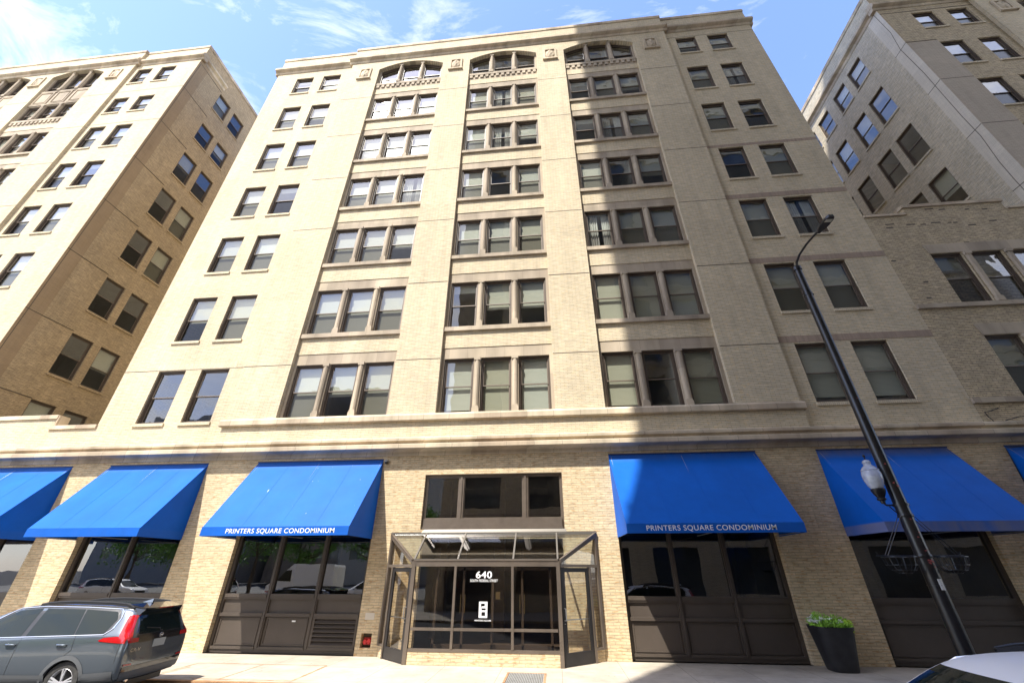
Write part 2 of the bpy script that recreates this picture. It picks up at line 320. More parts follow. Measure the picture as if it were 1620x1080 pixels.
# ---------------------------------------------------------------- windows (shared meshes)
WM = {}
def win_meshes(w, h, scr):
    key = (round(w, 2), round(h, 2), scr)
    if key in WM: return WM[key]
    w, h = key[0], key[1]; a = -w / 2; b = w / 2; m = h * 0.5
    f = MB(); f.ring(a + 0.002, b - 0.002, 0.002, h - 0.002, 0.055, 0.07, 0.24, 0)
    f.ring(a + 0.057, b - 0.057, 0.057, h - 0.057, 0.022, 0.10, 0.20, 0)
    f.ring(a + 0.079, b - 0.079, m - 0.03, h - 0.079, 0.04, 0.135, 0.165, 1)
    f.ring(a + 0.079, b - 0.079, 0.079, m + 0.02, 0.04, 0.17, 0.20, 1)
    g = MB(); i = 0.119
    g.quad((a + i, 0.15, m + 0.01), (b - i, 0.15, m + 0.01), (b - i, 0.15, h - i), (a + i, 0.15, h - i), 0)
    g.quad((a + i, 0.185, i), (b - i, 0.185, i), (b - i, 0.185, m - 0.02), (a + i, 0.185, m - 0.02), 1 if scr else 0)
    WM[key] = (f.mesh('window_frame', [FRM, SAS]), g.mesh('window_pane', [GL, GLS])); return WM[key]
BM_ = {}
def blind_mesh(w, h, kind):
    key = (round(w, 2), round(h, 2), kind)
    if key in BM_: return BM_[key]
    a = -w / 2 + 0.07; b = w / 2 - 0.07; m = MB()
    if kind == 'curtain':
        for s0, s1 in ((a, a + (b - a) * 0.46), (b - (b - a) * 0.36, b)):
            n = 16
            for k in range(n):
                x0 = s0 + (s1 - s0) * k / n; x1 = s0 + (s1 - s0) * (k + 1) / n; y0 = 0.30 + 0.03 * math.sin(k * 1.9); y1 = 0.30 + 0.03 * math.sin((k + 1) * 1.9)
                m.quad((x0, y0, 0.08), (x1, y1, 0.08), (x1, y1, h - 0.1), (x0, y0, h - 0.1))
        me = m.mesh('curtain', CUR)
    else:
        z0 = h * (1 - kind) + 0.05
        m.box(a, b, 0.262, 0.266, z0, h - 0.06); m.box(a, b, 0.255, 0.273, z0 - 0.02, z0)
        me = m.mesh('blind', SLT)
    BM_[key] = me; return me
def window(parent, x, y, z, w, h, rz=0.0, scr=True, blind=None, label=None):
    """x,y = world position of the opening's middle on the outer wall face, z = its sill"""
    f, g = win_meshes(w, h, scr); p = parent.location
    o = link('window', f, parent, (x - p.x, y - p.y, z - p.z), rz); link('pane', g, o)
    if blind: link('curtain' if blind == 'curtain' else 'blind', blind_mesh(w, h, blind), o)
    if label: o['label'] = label
    return o
def rnd_blind(p=0.6):
    r = random.random()
    if r > p: return random.choice([None, 0.25, 'curtain'] if random.random() < 0.5 else [None, 0.15])
    return random.choice([1.0, 1.0, 0.95, 0.6, 0.5, 0.8])

# ---------------------------------------------------------------- levels
S = 0.18                                    # the side sections and bay fields stand this far behind the piers
SILL = [7.39, 11.23, 15.2, 19.09, 22.98, 26.95, 30.98, 34.86]
HEAD = [9.76, 13.66, 17.58, 21.47, 25.43, 29.33, 32.86, 36.85]
rs = [az(v, S) for v in SILL]; rh = [az(v, S) for v in HEAD]
GROOVE = [9.81, 13.78, 17.74, 21.68, 25.65, 29.6, 33.68]

def top_cornice(mb, x0, x1, y, zt, ends=(False, False)):
    a = zt - 36.12
    pr = [(y + 0.3, 33.98 + a), (y - 0.03, 33.98 + a), (y - 0.06, 34.08 + a), (y - 0.06, 34.2 + a), (y - 0.18, 34.28 + a), (y - 0.24, 34.34 + a), (y - 0.24, 34.50 + a), (y - 0.20, 34.56 + a), (y - 0.20, 34.62 + a), (y - 0.05, 34.72 + a), (y + 0.3, 34.72 + a)]
    e0 = x0 - (0.22 if ends[0] else 0); e1 = x1 + (0.22 if ends[1] else 0)
    mb.profile_x(pr, e0, e1)
def coping(mb, x0, x1, y, zt):
    mb.profile_x([(y + 0.3, zt - 0.32), (y - 0.035, zt - 0.32), (y - 0.05, zt - 0.28), (y - 0.05, zt - 0.04), (y - 0.02, zt), (y + 0.3, zt)], x0, x1)
def interior(parent, x0, x1, y0, y1, levels, zt, step=None):
    m = MB()
    m.quad((x0, y1, 6.6), (x1, y1, 6.6), (x1, y1, zt), (x0, y1, zt)); part('room_wall', m, INT, parent); m = MB()
    for z in levels: m.box(x0, x1, y0, y1 - 0.01, z, z + 0.3)
    k = int((x1 - x0) / 4.6)
    for i in range(1, k): xx = x0 + (x1 - x0) * i / k; m.box(xx, xx + 0.12, y0, y1 - 0.02, 6.7, zt - 0.1)
    return part_each('room_wall', m, INT, parent)

def medallion(parent, xc, zc, y=0.0):
    w, h = 0.88, 1.22
    m = MB(); m.ring(xc - w / 2, xc + w / 2, zc - h / 2, zc + h / 2, 0.13, y - 0.075, y + 0.02); m.box(xc - w / 2 - 0.06, xc + w / 2 + 0.06, y - 0.12, y + 0.02, zc - h / 2 - 0.09, zc - h / 2 - 0.002)
    m.box(xc - w / 2 + 0.13, xc + w / 2 - 0.13, y - 0.012, y + 0.01, zc - h / 2 + 0.13, zc + h / 2 - 0.13)
    o = part('medallion', m, STC, parent)
    r = MB(); n = 14; W_, H_ = w / 2 - 0.15, h / 2 - 0.15
    rd = random.Random(int(xc * 10))
    ph = [rd.uniform(0, 6) for _ in range(4)]
    def pt(i, j):
        u = i / n * 2 - 1; v = j / n * 2 - 1
        e = max(0, 1 - (u * u * 0.9 + (abs(v + 0.15 * u * u)) ** 2.5)); hgt = 0.09 * math.sqrt(e) + 0.02 * math.sin(u * 7 + ph[0]) * math.cos(v * 6 + ph[1]) * e
        if e > 0.2 and abs(u) < 0.18: hgt += 0.02
        return (xc + u * W_, y - 0.014 - max(0, hgt), zc + v * H_)
    vs = [pt(i, j) for i in range(n + 1) for j in range(n + 1)]
    r.add(vs, [(i * (n + 1) + j, (i + 1) * (n + 1) + j, (i + 1) * (n + 1) + j + 1, i * (n + 1) + j + 1) for i in range(n) for j in range(n)])
    part('relief', r, STC, o)

def bay(parent, x0, x1, rows, arch_row, dent_row, panel_row=None, seed=1, light=0.8, visible=None):
    """recessed bay of triple windows between piers x0..x1 (real, on y=0); windows, mullions, sills, lintels, spandrels"""
    rd = random.Random(seed); W_ = x1 - x0; ww = (W_ - 0.25 - 2 * 0.29) / 3; g = 0.29; cen = []
    for k in range(3): a = x0 + 0.125 + k * (ww + g); cen.append((a, a + ww))
    field = MB(); ops = []
    for r in rows: ops += [(a, b, rs[r], rh[r]) for a, b in cen]
    zb = rs[rows[0]]; ztop = rs[arch_row] - 0.04
    pt = front(S)
    wall(field, x0 - 0.02, x1 + 0.02, zb, ztop, ops, pt, 0.2, 0, 0)
    part('bay_lining', field, STO, parent)
    # brick spandrels, 2 cm proud of the lintel stone
    sp = MB(); si = MB(); de = MB(); so = []
    for i, r in enumerate(rows):
        lt = rh[r] + 0.50
        nxt = rows[i + 1] if i + 1 < len(rows) else arch_row
        sb = rs[nxt] - 0.2
        if nxt == dent_row:
            z1 = sb - 0.02; sp.box(x0, x1, S - 0.025, S + 0.02, lt, rs[nxt] - 0.66)
            # dentil course
            si.box(x0, x1, S - 0.10, S + 0.03, rs[nxt] - 0.22, rs[nxt] - 0.002); de.box(x0, x1, S - 0.03, S + 0.03, rs[nxt] - 0.66, rs[nxt] - 0.22)
            n = 13
            for k in range(n): xa = x0 + W_ * (k + 0.22) / n; de.box(xa, xa + W_ / n * 0.56, S - 0.09, S - 0.03, rs[nxt] - 0.50, rs[nxt] - 0.222)
        elif nxt == panel_row:
            si.box(x0, x1, S - 0.06, S + 0.03, rs[nxt] - 0.15, rs[nxt] - 0.002); de.box(x0, x1, S - 0.05, S + 0.03, rh[r] + 0.1, rh[r] + 0.22)
            for (a, b) in cen:
                de.ring(a, b, rh[r] + 0.28, rs[nxt] - 0.2, 0.09, S - 0.06, S + 0.03); de.box(a + 0.2, b - 0.2, S - 0.05, S + 0.03, rh[r] + 0.48, rs[nxt] - 0.40)
        else:
            sp.box(x0, x1, S - 0.025, S + 0.02, lt, sb)
            si.box(x0 + 0.003, x1 - 0.003, S - 0.13, S + 0.03, sb, rs[nxt] - 0.002)
    part_each('spandrel', sp, BR, parent)
    part_each('sill', si, STO, parent)
    if de.v: part('ornament_course', de, STO, parent)
    # stone mullions, one mesh shared per height
    for r in rows + [arch_row]:
        h = (rh[r] - rs[r]) if r != arch_row else None
        for k in (0, 1):
            xc = (cen[k][1] + cen[k + 1][0]) / 2
            hh = h if h else arc(xc, x0, x1, AR[arch_row]) - rs[r] - 0.05
            m = MB(); z = rs[r]
            m.prism([(xc - 0.10, S, z), (xc - 0.085, S - 0.07, z), (xc - 0.03, S - 0.11, z), (xc + 0.03, S - 0.11, z), (xc + 0.085, S - 0.07, z), (xc + 0.10, S, z)], (0, 0, z + 0.0), (0, 0, z + hh - 0.001))
            m.box(xc - 0.135, xc + 0.135, S - 0.125, S + 0.002, z + 0.001, z + 0.20); m.prism([(xc - 0.125, S, z + 0.2), (xc - 0.11, S - 0.115, z + 0.2), (xc + 0.11, S - 0.115, z + 0.2), (xc + 0.125, S, z + 0.2)], (0, 0, 0), (0, 0, 0.08))
            m.box(xc - 0.13, xc + 0.13, S - 0.12, S + 0.002, z + hh - 0.14, z + hh - 0.002)
            part('mullion', m, STO, parent)
    for r in rows:
        for (a, b) in cen:
            bl = rd.choice([1.0, 1.0, 1.0, 1.0, 1.0, 0.92, 0.6]) if rd.random() < light else rd.choice([None, 0.2, 'curtain'])
            window(parent, (a + b) / 2, S, rs[r], b - a, rh[r] - rs[r], scr=(r >= 2 or seed % 3 == 2), blind=bl)
    # arched head: three windows whose tops follow the arch
    zc = AR[arch_row]; N_ = 10
    back = MB(); back.box(x0, x1, S + 0.33, S + 0.36, rs[arch_row] - 0.2, rs[arch_row] - 0.05)
    for k, (a, b) in enumerate(cen):
        a2 = a if k else x0; b2 = b if k < 2 else x1
        xs = [a + (b - a) * i / N_ for i in range(N_ + 1)]
        top = [arc(x, x0, x1, zc) - 0.05 for x in xs]; z = rs[arch_row]
        f = MB(); t = 0.06
        def strip(o1, o2, y0, y1, mi):
            for i in range(N_):
                xa, xb = xs[i], xs[i + 1]; f.add([(xa, y0, top[i] - o2), (xb, y0, top[i + 1] - o2), (xb, y0, top[i + 1] - o1), (xa, y0, top[i] - o1), (xa, y1, top[i] - o2), (xb, y1, top[i + 1] - o2), (xb, y1, top[i + 1] - o1), (xa, y1, top[i] - o1)], [(0, 1, 2, 3), (0, 4, 5, 1), (3, 2, 6, 7), (4, 7, 6, 5)], mi)
        strip(0, t + 0.03, S + 0.07, S + 0.24, 0); strip(t + 0.03, t + 0.075, S + 0.13, S + 0.17, 1)
        f.box(a, a + t, S + 0.07, S + 0.24, z, top[0] - 0.01, 0); f.box(b - t, b, S + 0.07, S + 0.24, z, top[-1] - 0.01, 0); f.box(a + t, b - t, S + 0.07, S + 0.24, z, z + t, 0)
        mr_ = z + 0.75 * 1.0; f.box(a + t, b - t, S + 0.13, S + 0.18, mr_, mr_ + 0.05, 1)
        o = part('window', f, [FRM, SAS], parent)
        g = MB()
        for i in range(N_):
            xa, xb = xs[i], xs[i + 1]; g.quad((xa, S + 0.15, mr_), (xb, S + 0.15, mr_), (xb, S + 0.15, top[i + 1] - 0.05), (xa, S + 0.15, top[i] - 0.05), 0)
        g.quad((a, S + 0.185, z), (b, S + 0.185, z), (b, S + 0.185, mr_ + 0.02), (a, S + 0.185, mr_ + 0.02), 1)
        part('pane', g, [GL, GLS], o)
    jm = MB(); jm.box(x0, x0 + 0.125, S, S + 0.24, rs[arch_row], zc[0] + 0.25); jm.box(x1 - 0.125, x1, S, S + 0.24, rs[arch_row], zc[0] + 0.25)
    for k in (0, 1): jm.box(cen[k][1], cen[k + 1][0], S + 0.002, S + 0.24, rs[arch_row], arc((cen[k][1] + cen[k + 1][0]) / 2, x0, x1, zc) - 0.02)
    part_each('jamb', jm, STO, parent)
AR = {6: (32.98, 33.66), 7: (37.16, 37.86)}     # spring and crown height of the arched heads on y=0
def arc(x, x0, x1, zc):
    u = (x - (x0 + x1) / 2) / ((x1 - x0) / 2); return zc[0] + (zc[1] - zc[0]) * (1 - min(1, u * u))

def piers(parent, x0, x1, bays, zt, arch_row, mat_=None, yend=0.4):
    """the proud centre section: brick sheet on y=0 with tall arched bays cut through"""
    m = MB(); zc = AR[arch_row]
    wall(m, x0, x1, 6.45, zt, [(a, b, rs[0] - 0.001, zc[1]) for a, b in bays], front(0), 0.001)
    for a, b in bays:
        n = 18; xs = [a + (b - a) * i / n for i in range(n + 1)]
        for i in range(n):
            p, q = xs[i], xs[i + 1]; zp, zq = arc(p, a, b, zc), arc(q, a, b, zc)
            if zc[1] - min(zp, zq) > 1e-4: m.quad((p, 0, zp), (q, 0, zq), (q, 0, zc[1]), (p, 0, zc[1]))
            m.quad((p, 0, zp), (p, S + 0.35, zp), (q, S + 0.35, zq), (q, 0, zq))
        m.quad((a, 0, rs[0]), (a, S + 0.3, rs[0]), (a, S + 0.3, zc[0]), (a, 0, zc[0])); m.quad((b, 0, rs[0]), (b, 0, zc[0]), (b, S + 0.3, zc[0]), (b, S + 0.3, rs[0]))
    m.quad((x0, 0, 6.45), (x0, 0, zt), (x0, S + 0.02, zt), (x0, S + 0.02, 6.45)); m.quad((x1, 0, 6.45), (x1, S + 0.02, 6.45), (x1, S + 0.02, zt), (x1, 0, zt))
    part('pier_wall', m, mat_ or BR, parent)

# ================================================================= MAIN TOWER
cb_ = thing('apartment_building', 'tall cream brick apartment building in the middle, left half sunlit, with arched top windows', 'building', (-2.1, 10, 0))
MX0, MX1, CX0, CX1 = ax(-18.58, S), ax(14.33, S), -13.0, 8.88
ZT = 36.15
bays_m = [(-10.85, -6.28), (-4.38, 0.2), (2.04, 6.66)]
piers(cb_, CX0, CX1, bays_m, ZT - 0.02, 6)
side_cols = {}
def side_section(parent, x0, x1, cols, rows, zt, mat_=BR, right=False, seed=3, label=None):
    m = MB(); ops = [(a, b, rs[r], rh[r]) for a, b in cols for r in rows]
    wall(m, x0, x1, 6.3, zt, ops, front(S), 0.26); part('wall', m, mat_, parent)
    s = MB()
    rd = random.Random(seed)
    for a, b in cols:
        for r in rows:
            s.box(a - 0.05, b + 0.05, S - 0.055, S + 0.06, rs[r] - 0.125, rs[r] - 0.002)
            p = 0.6 if right else 0.85
            bl = rd.choice([1.0, 1.0, 1.0, 0.9, 0.55]) if rd.random() < p else rd.choice([None, None, 'curtain', 0.2])
            if r == 0 and not right: bl = None
            window(parent, (a + b) / 2, S, rs[r], b - a, rh[r] - rs[r], scr=(r >= 1), blind=bl)
    part_each('brick_sill', s, SOL, parent)
colsL = [(ax(-16.92, S), ax(-15.65, S)), (ax(-14.92, S), ax(-13.62, S))]
colsR = [(ax(9.4, S), ax(10.68, S)), (ax(11.4, S), ax(12.70, S))]
side_section(cb_, MX0, CX0 + 0.001, colsL, range(7), ZT - 0.02, seed=5)
side_section(cb_, CX1 - 0.001, MX1, colsR, range(7), ZT - 0.02, right=True, seed=8)
for i, (a, b) in enumerate(bays_m): bay(cb_, a, b, list(range(6)), 6, 6, seed=11 + i, light=(0.95, 0.8, 0.75)[i])
m = MB()   # side faces and back of the tower
for X in (MX0, MX1): m.quad((X, S, 6.3), (X, 34, 6.3), (X, 34, ZT), (X, S, ZT))
m.quad((MX0, 34, 0), (MX1, 34, 0), (MX1, 34, ZT), (MX0, 34, ZT)); m.quad((MX0, S + 0.25, ZT - 0.6), (MX1, S + 0.25, ZT - 0.6), (MX1, 34, ZT - 0.6), (MX0, 34, ZT - 0.6))
part('flank_wall', m, BR, cb_)
m = MB(); top_cornice(m, CX0, CX1, 0, ZT, (True, True)); top_cornice(m, MX0, CX0 - 0.22, S, ZT, (True, False)); top_cornice(m, CX1 + 0.22, MX1, S, ZT, (False, True)); part_each('cornice', m, STC, cb_)
m = MB(); coping(m, CX0 - 0.03, CX1 + 0.03, 0, ZT); coping(m, MX0 - 0.03, CX0 - 0.032, S, ZT); coping(m, CX1 + 0.032, MX1 + 0.03, S, ZT); part_each('coping', m, STC, cb_)
m = MB(); m.profile_x([(0.1, 7.14), (-0.10, 7.15), (-0.13, 7.18), (-0.13, 7.36), (-0.09, az(7.39, S) - 0.02), (0.1, az(7.39, S) - 0.004)], CX0 - 0.08, CX1 + 0.08); part('ledge', m, STC, cb_)
m = MB()
for z in GROOVE[:6]:
    for a, b in ((CX0, -10.86), (-6.27, -4.39), (0.21, 2.03), (6.67, CX1)):
        if (a < -10 and z in (GROOVE[1],)): continue
        m.box(a + 0.01, b - 0.01, -0.004, 0.01, z - 0.02, z + 0.015)
m.box(MX0, CX0, S - 0.004, S + 0.01, az(9.79, S) - 0.02, az(9.79, S) + 0.015); m.box(CX1, MX1, S - 0.004, S + 0.01, az(32.95, S), az(32.95, S) + 0.03)
part_each('movement_joint', m, JNT, cb_)
m = MB()
for z in (9.80, 13.70, 17.66): m.box(CX1 + 0.002, MX1 - 0.002, S - 0.012, S + 0.01, az(z, S) + 0.02, az(z + 0.30, S))
m.box(CX1 + 0.002, MX1 - 0.002, S - 0.006, S + 0.01, az(21.5, S) + 0.02, az(21.72, S))
part_each('stone_band', m, STB, cb_)
m = MB(); m.box(colsL[0][0] - 0.1, colsL[1][1] + 0.3, S - 0.006, S + 0.01, rh[0] + 0.03, rh[0] + 0.33); part('soldier_course', m, SOL, cb_)
for xc in (-11.84, -5.33, 1.12, 7.77): medallion(cb_, xc, 32.55 + 0.02)
interior(cb_, MX0 + 0.3, MX1 - 0.3, 0.55, 5.0, [az(z, S) - 1.0 for z in SILL[:7]] + [34.3], 35.3)

# ================================================================= LEFT TOWER
lt_ = thing('apartment_building', 'cream brick apartment building at the left edge, its shaded brown side wall facing the gap', 'building', (-38, 10, 0))
LX1 = ax(-26.15, S); LC1 = -32.02; LT = 39.95
bays_l = [(-45.6, -41.1), (-39.1, -34.52)]
piers(lt_, -60.0, LC1, bays_l, LT - 0.02, 7)
colsA = [(ax(-31.3, S), ax(-30.05, S)), (ax(-29.28, S), ax(-28.0, S))]
side_section(lt_, LC1 - 0.001, LX1, colsA, range(8), LT - 0.02, seed=21)
for i, (a, b) in enumerate(bays_l): bay(lt_, a, b, list(range(7)), 7, 6, panel_row=7, seed=31 + i, light=0.5)
def flank(parent, X, sign, y0, y1, zt, ys, rows, mat_, rz, seed, strip=None, blinds=0.7):
    """wall running back from the street at x=X; sign=+1 looks towards +x"""
    pt = lambda u, d, z: (X - sign * d, u, z)
    m = MB(); ops = [(a, b, rs[r], rh[r]) for a, b in ys for r in rows]
    wall(m, y0, y1, 6.3, zt, ops, pt, 0.26); part('side_wall', m, mat_, parent)
    s = MB(); rd = random.Random(seed)
    for a, b in ys:
        for r in rows:
            s.box(X - sign * 0.06, X + sign * 0.055, a - 0.05, b + 0.05, rs[r] - 0.125, rs[r] - 0.002)
            bl = rd.choice([1.0, 0.6, 0.5, 0.55]) if rd.random() < blinds else None
            window(parent, X, (a + b) / 2, rs[r], b - a, rh[r] - rs[r], rz=rz, scr=(sign > 0 and r >= 0), blind=bl)
    part_each('side_sill', s, mat_, parent)
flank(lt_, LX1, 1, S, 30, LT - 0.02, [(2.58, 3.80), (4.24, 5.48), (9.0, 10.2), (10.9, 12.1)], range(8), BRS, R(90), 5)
m = MB()
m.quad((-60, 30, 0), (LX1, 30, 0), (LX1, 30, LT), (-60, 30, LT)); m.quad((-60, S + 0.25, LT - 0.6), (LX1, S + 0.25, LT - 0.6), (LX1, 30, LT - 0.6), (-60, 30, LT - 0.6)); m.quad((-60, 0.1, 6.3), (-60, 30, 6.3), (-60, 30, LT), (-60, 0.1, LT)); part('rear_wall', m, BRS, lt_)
m = MB(); m.box(LX1 - 0.01, LX1 + 0.012, S + 0.002, 0.98, 7.0, LT - 2.2); part('corner_strip', m, SMC, lt_)
m = MB()
for z in GROOVE + [37.0]:
    zz = az(z, S); m.box(LX1 - 0.01, LX1 + 0.017, S + 0.003, 2.58, zz - 0.02, zz + 0.015)
    for a, b in ((-41.0, -39.2), (-34.45, LC1)):
        if z < 37: m.box(a, b, -0.004, 0.01, z - 0.02, z + 0.015)
m.box(LX1, LX1 + 0.017, 0.30, 0.33, 7.0, LT - 2.6)
for z in (29.6, 33.68): m.box(LC1, LX1 - 0.02, S - 0.004, S + 0.01, az(z, S), az(z, S) + 0.03)
part_each('movement_joint', m, JNT, lt_)
m = MB(); top_cornice(m, -60, LC1, 0, LT, (False, True)); top_cornice(m, LC1 + 0.22, LX1, S, LT, (False, True))
a_ = LT - 36.12; m.prism([(LX1 - 0.1, S, 33.98 + a_), (LX1 + 0.03, S, 33.98 + a_), (LX1 + 0.06, S, 34.2 + a_), (LX1 + 0.24, S, 34.34 + a_), (LX1 + 0.24, S, 34.5 + a_), (LX1 + 0.05, S, 34.72 + a_), (LX1 - 0.1, S, 34.72 + a_)], (0, S, 0), (0, 2.65, 0))
part_each('cornice', m, STC, lt_)
m = MB(); coping(m, -60, LC1 + 0.03, 0, LT); coping(m, LC1 + 0.032, LX1 + 0.03, S, LT); m.box(LX1 - 0.3, LX1 + 0.05, S + 0.3, 30, LT - 0.3, LT); part_each('coping', m, STC, lt_)
for xc in (-40.12, -33.25): medallion(lt_, xc, 36.62)
interior(lt_, -59, LX1 - 0.3, 0.55, 6.0, [az(z, S) - 1.0 for z in SILL] + [38.2], 39.2)

# ================================================================= RIGHT TOWER
rt_ = thing('apartment_building', 'shaded brick apartment building at the right edge, pale side wall with blue reflecting windows', 'building', (34, 10, 0))
RX0 = ax(22.13, S); RC0 = 27.87
piers(rt_, RC0, 50.0, [(29.95, 34.5)], ZT - 0.02, 6)
colsB = [(ax(23.84, S), ax(25.1, S)), (ax(25.87, S), ax(27.08, S))]
side_section(rt_, RX0, RC0 + 0.001, colsB, range(7), ZT - 0.02, mat_=BRI, right=True, seed=41)
bay(rt_, 29.95, 34.5, list(range(6)), 6, 6, seed=44, light=0.5)
flank(rt_, RX0, -1, S, 34, ZT - 0.02, [(2.53, 3.78), (4.25, 5.48), (6.28, 7.53), (8.06, 9.35)], range(7), BRW, R(-90), 15, blinds=0.75)
m = MB(); m.quad((RX0, 34, 0), (50, 34, 0), (50, 34, ZT), (RX0, 34, ZT)); m.quad((RX0, S + 0.25, ZT - 0.6), (50, S + 0.25, ZT - 0.6), (50, 34, ZT - 0.6), (RX0, 34, ZT - 0.6)); m.quad((50, 0.1, 0), (50, 34, 0), (50, 34, ZT), (50, 0.1, ZT)); part('rear_wall', m, BRW, rt_)
m = MB(); m.box(RX0 - 0.012, RX0 + 0.01, S + 0.002, 1.0, 14, ZT - 2.2); part('corner_strip', m, SMW, rt_, label='pale smooth strip down the corner, crossed by a long crack')
m = MB(); m.box(RX0 + 0.003, ax(23.82, S), S - 0.012, S + 0.01, 14, az(29.52, S)); part('panel', m, SMG, rt_)
m = MB()
for z in GROOVE[2:6]:
    zz = az(z, S); m.box(RX0 - 0.017, RX0 + 0.01, S + 0.003, 1.02, zz - 0.02, zz + 0.015); m.box(RX0 + 0.004, ax(23.8, S), S - 0.016, S + 0.01, zz - 0.02, zz + 0.015)
m.box(RX0 + 0.004, RC0 - 0.002, S - 0.016, S + 0.01, az(33.1, S), az(33.1, S) + 0.03)
crack = [(0.42, 34.1), (0.38, 31.6), (0.58, 30.0), (0.50, 27.2), (0.53, 25.0), (0.55, 23.1), (0.52, 21.4), (0.66, 19.6), (0.68, 18.4), (0.66, 15)]
for (y0, z0), (y1, z1) in zip(crack, crack[1:]): m.add([(RX0 - 0.016, y0 - 0.014, z0), (RX0 - 0.016, y0 + 0.014, z0), (RX0 - 0.016, y1 + 0.014, z1), (RX0 - 0.016, y1 - 0.014, z1)], [(0, 1, 2, 3)])
part_each('movement_joint', m, JNT, rt_)
m = MB(); top_cornice(m, RC0, 50, 0, ZT, (True, False)); top_cornice(m, RX0, RC0 - 0.22, S, ZT, (True, False))
m.prism([(RX0 + 0.1, S, 33.98), (RX0 - 0.03, S, 33.98), (RX0 - 0.06, S, 34.2), (RX0 - 0.24, S, 34.34), (RX0 - 0.24, S, 34.5), (RX0 - 0.05, S, 34.72), (RX0 + 0.1, S, 34.72)], (0, S, 0), (0, 34, 0))
part_each('cornice', m, STC, rt_)
m = MB(); coping(m, RC0, 50, 0, ZT); coping(m, RX0 - 0.03, RC0 - 0.002, S, ZT); m.box(RX0 - 0.05, RX0 + 0.3, S + 0.3, 34, ZT - 0.3, ZT); part_each('coping', m, STC, rt_)
medallion(rt_, 29.0, 32.6)
interior(rt_, RX0 + 0.3, 49, 0.55, 6.0, [az(z, S) - 1.0 for z in SILL[:7]] + [34.3], 35.3)

# ================================================================= COURT WALLS (left low, right three storeys)
lw = thing('court_wall', 'low sunlit brick wall with stepped stone coping closing the gap left of the middle building', 'wall', (-22.6, 0.3, 6.3))
LA, LB = LX1, MX0; xs_ = ax(-20.65, S)
m = MB(); m.box(LA, xs_, S, 0.55, 6.3, 7.80); m.box(xs_, LB, S, 0.55, 6.3, az(7.27, S)); part('wall', m, BR, lw)
m = MB(); m.box(LA, xs_ + 0.06, S - 0.06, 0.6, 7.802, 7.802 + 0.17); m.box(xs_ - 0.1, LB, S - 0.06, 0.6, az(7.27, S) + 0.002, az(7.43, S)); m.box(xs_ + 0.0605, xs_ + 0.11, S - 0.03, 0.58, az(7.43, S) + 0.002, 7.95); part_each('coping', m, STC, lw)
rw = thing('linking_building', 'lower shaded brick block between the middle and right buildings, with several missing bricks', 'building', (18, 3, 0))
RA, RB = MX1, RX0
ix = [ax(v, S) for v in (16.02, 17.2, 17.52, 18.71, 19.06, 20.2)]
opsI = [(ix[0], ix[1], rs[1], rh[1]), (ix[2], ix[3], rs[1], rh[1]), (ix[4], ix[5], rs[1], rh[1]), (ix[0], ix[1], rs[0], rh[0]), (ix[2], ix[3], rs[0], rh[0]), (ix[4], ix[5], rs[0], rh[0])]
m = MB(); x1_, x2_ = ax(16.12, S), ax(20.1, S)
wall(m, RA, RB, 6.3, az(15.9, S), opsI, front(S), 0.26); m.box(x1_, x2_, S, 0.6, az(15.9, S) + 0.001, az(16.32, S)); m.quad((RA, 0.6, 6.3), (RB, 0.6, 6.3), (RB, 0.6, 16.1), (RA, 0.6, 16.1)); m.quad((RA, S, az(15.9, S)), (RB, S, az(15.9, S)), (RB, 0.6, az(15.9, S)), (RA, 0.6, az(15.9, S)))
part('wall', m, BRI, rw)
m = MB(); m.box(RA, x1_ - 0.07, S - 0.06, 0.65, az(15.9, S) + 0.002, az(16.02, S)); m.box(x1_ - 0.06, x2_ + 0.06, S - 0.06, 0.65, az(16.32, S) + 0.002, az(16.48, S)); m.box(x2_ + 0.07, RB, S - 0.06, 0.65, az(15.9, S) + 0.002, az(16.02, S)); part_each('coping', m, STC, rw)
for r in (0, 1):
    for k in range(3):
        a, b = ix[2 * k], ix[2 * k + 1]; window(rw, (a + b) / 2, S, rs[r], b - a, rh[r] - rs[r], blind=random.choice([None, 0.9, 0.3]), scr=True)
m = MB()
for r in (0, 1):
    z = rh[r]; m.prism([(ix[0] - 0.02, S - 0.02, z + 0.03), (ix[5] + 0.02, S - 0.02, z + 0.03), (ix[5] + 0.15, S - 0.02, z + 0.5), (ix[0] - 0.12, S - 0.02, z + 0.5)], (0, 0, 0), (0, 0.05, 0))
    m.box(RA + 0.002, RB - 0.02, S - 0.09, S + 0.02, rs[r] - 0.22, rs[r] - 0.03)
part_each('stone_band', m, STO, rw)
for r in (0, 1):
    for k in (1, 3):
        xc = (ix[k] + ix[k + 1]) / 2; m = MB(); z = rs[r]; hh = rh[r] - z
        m.prism([(xc - 0.10, S, z), (xc - 0.07, S - 0.08, z), (xc + 0.07, S - 0.08, z), (xc + 0.10, S, z)], (0, 0, 0), (0, 0, hh)); m.box(xc - 0.13, xc + 0.13, S - 0.1, S - 0.001, z - 0.025, z + 0.2); m.box(xc - 0.13, xc + 0.13, S - 0.1, S - 0.001, z + hh - 0.14, z + hh - 0.002)
        part('mullion', m, STO, rw)
m = MB()
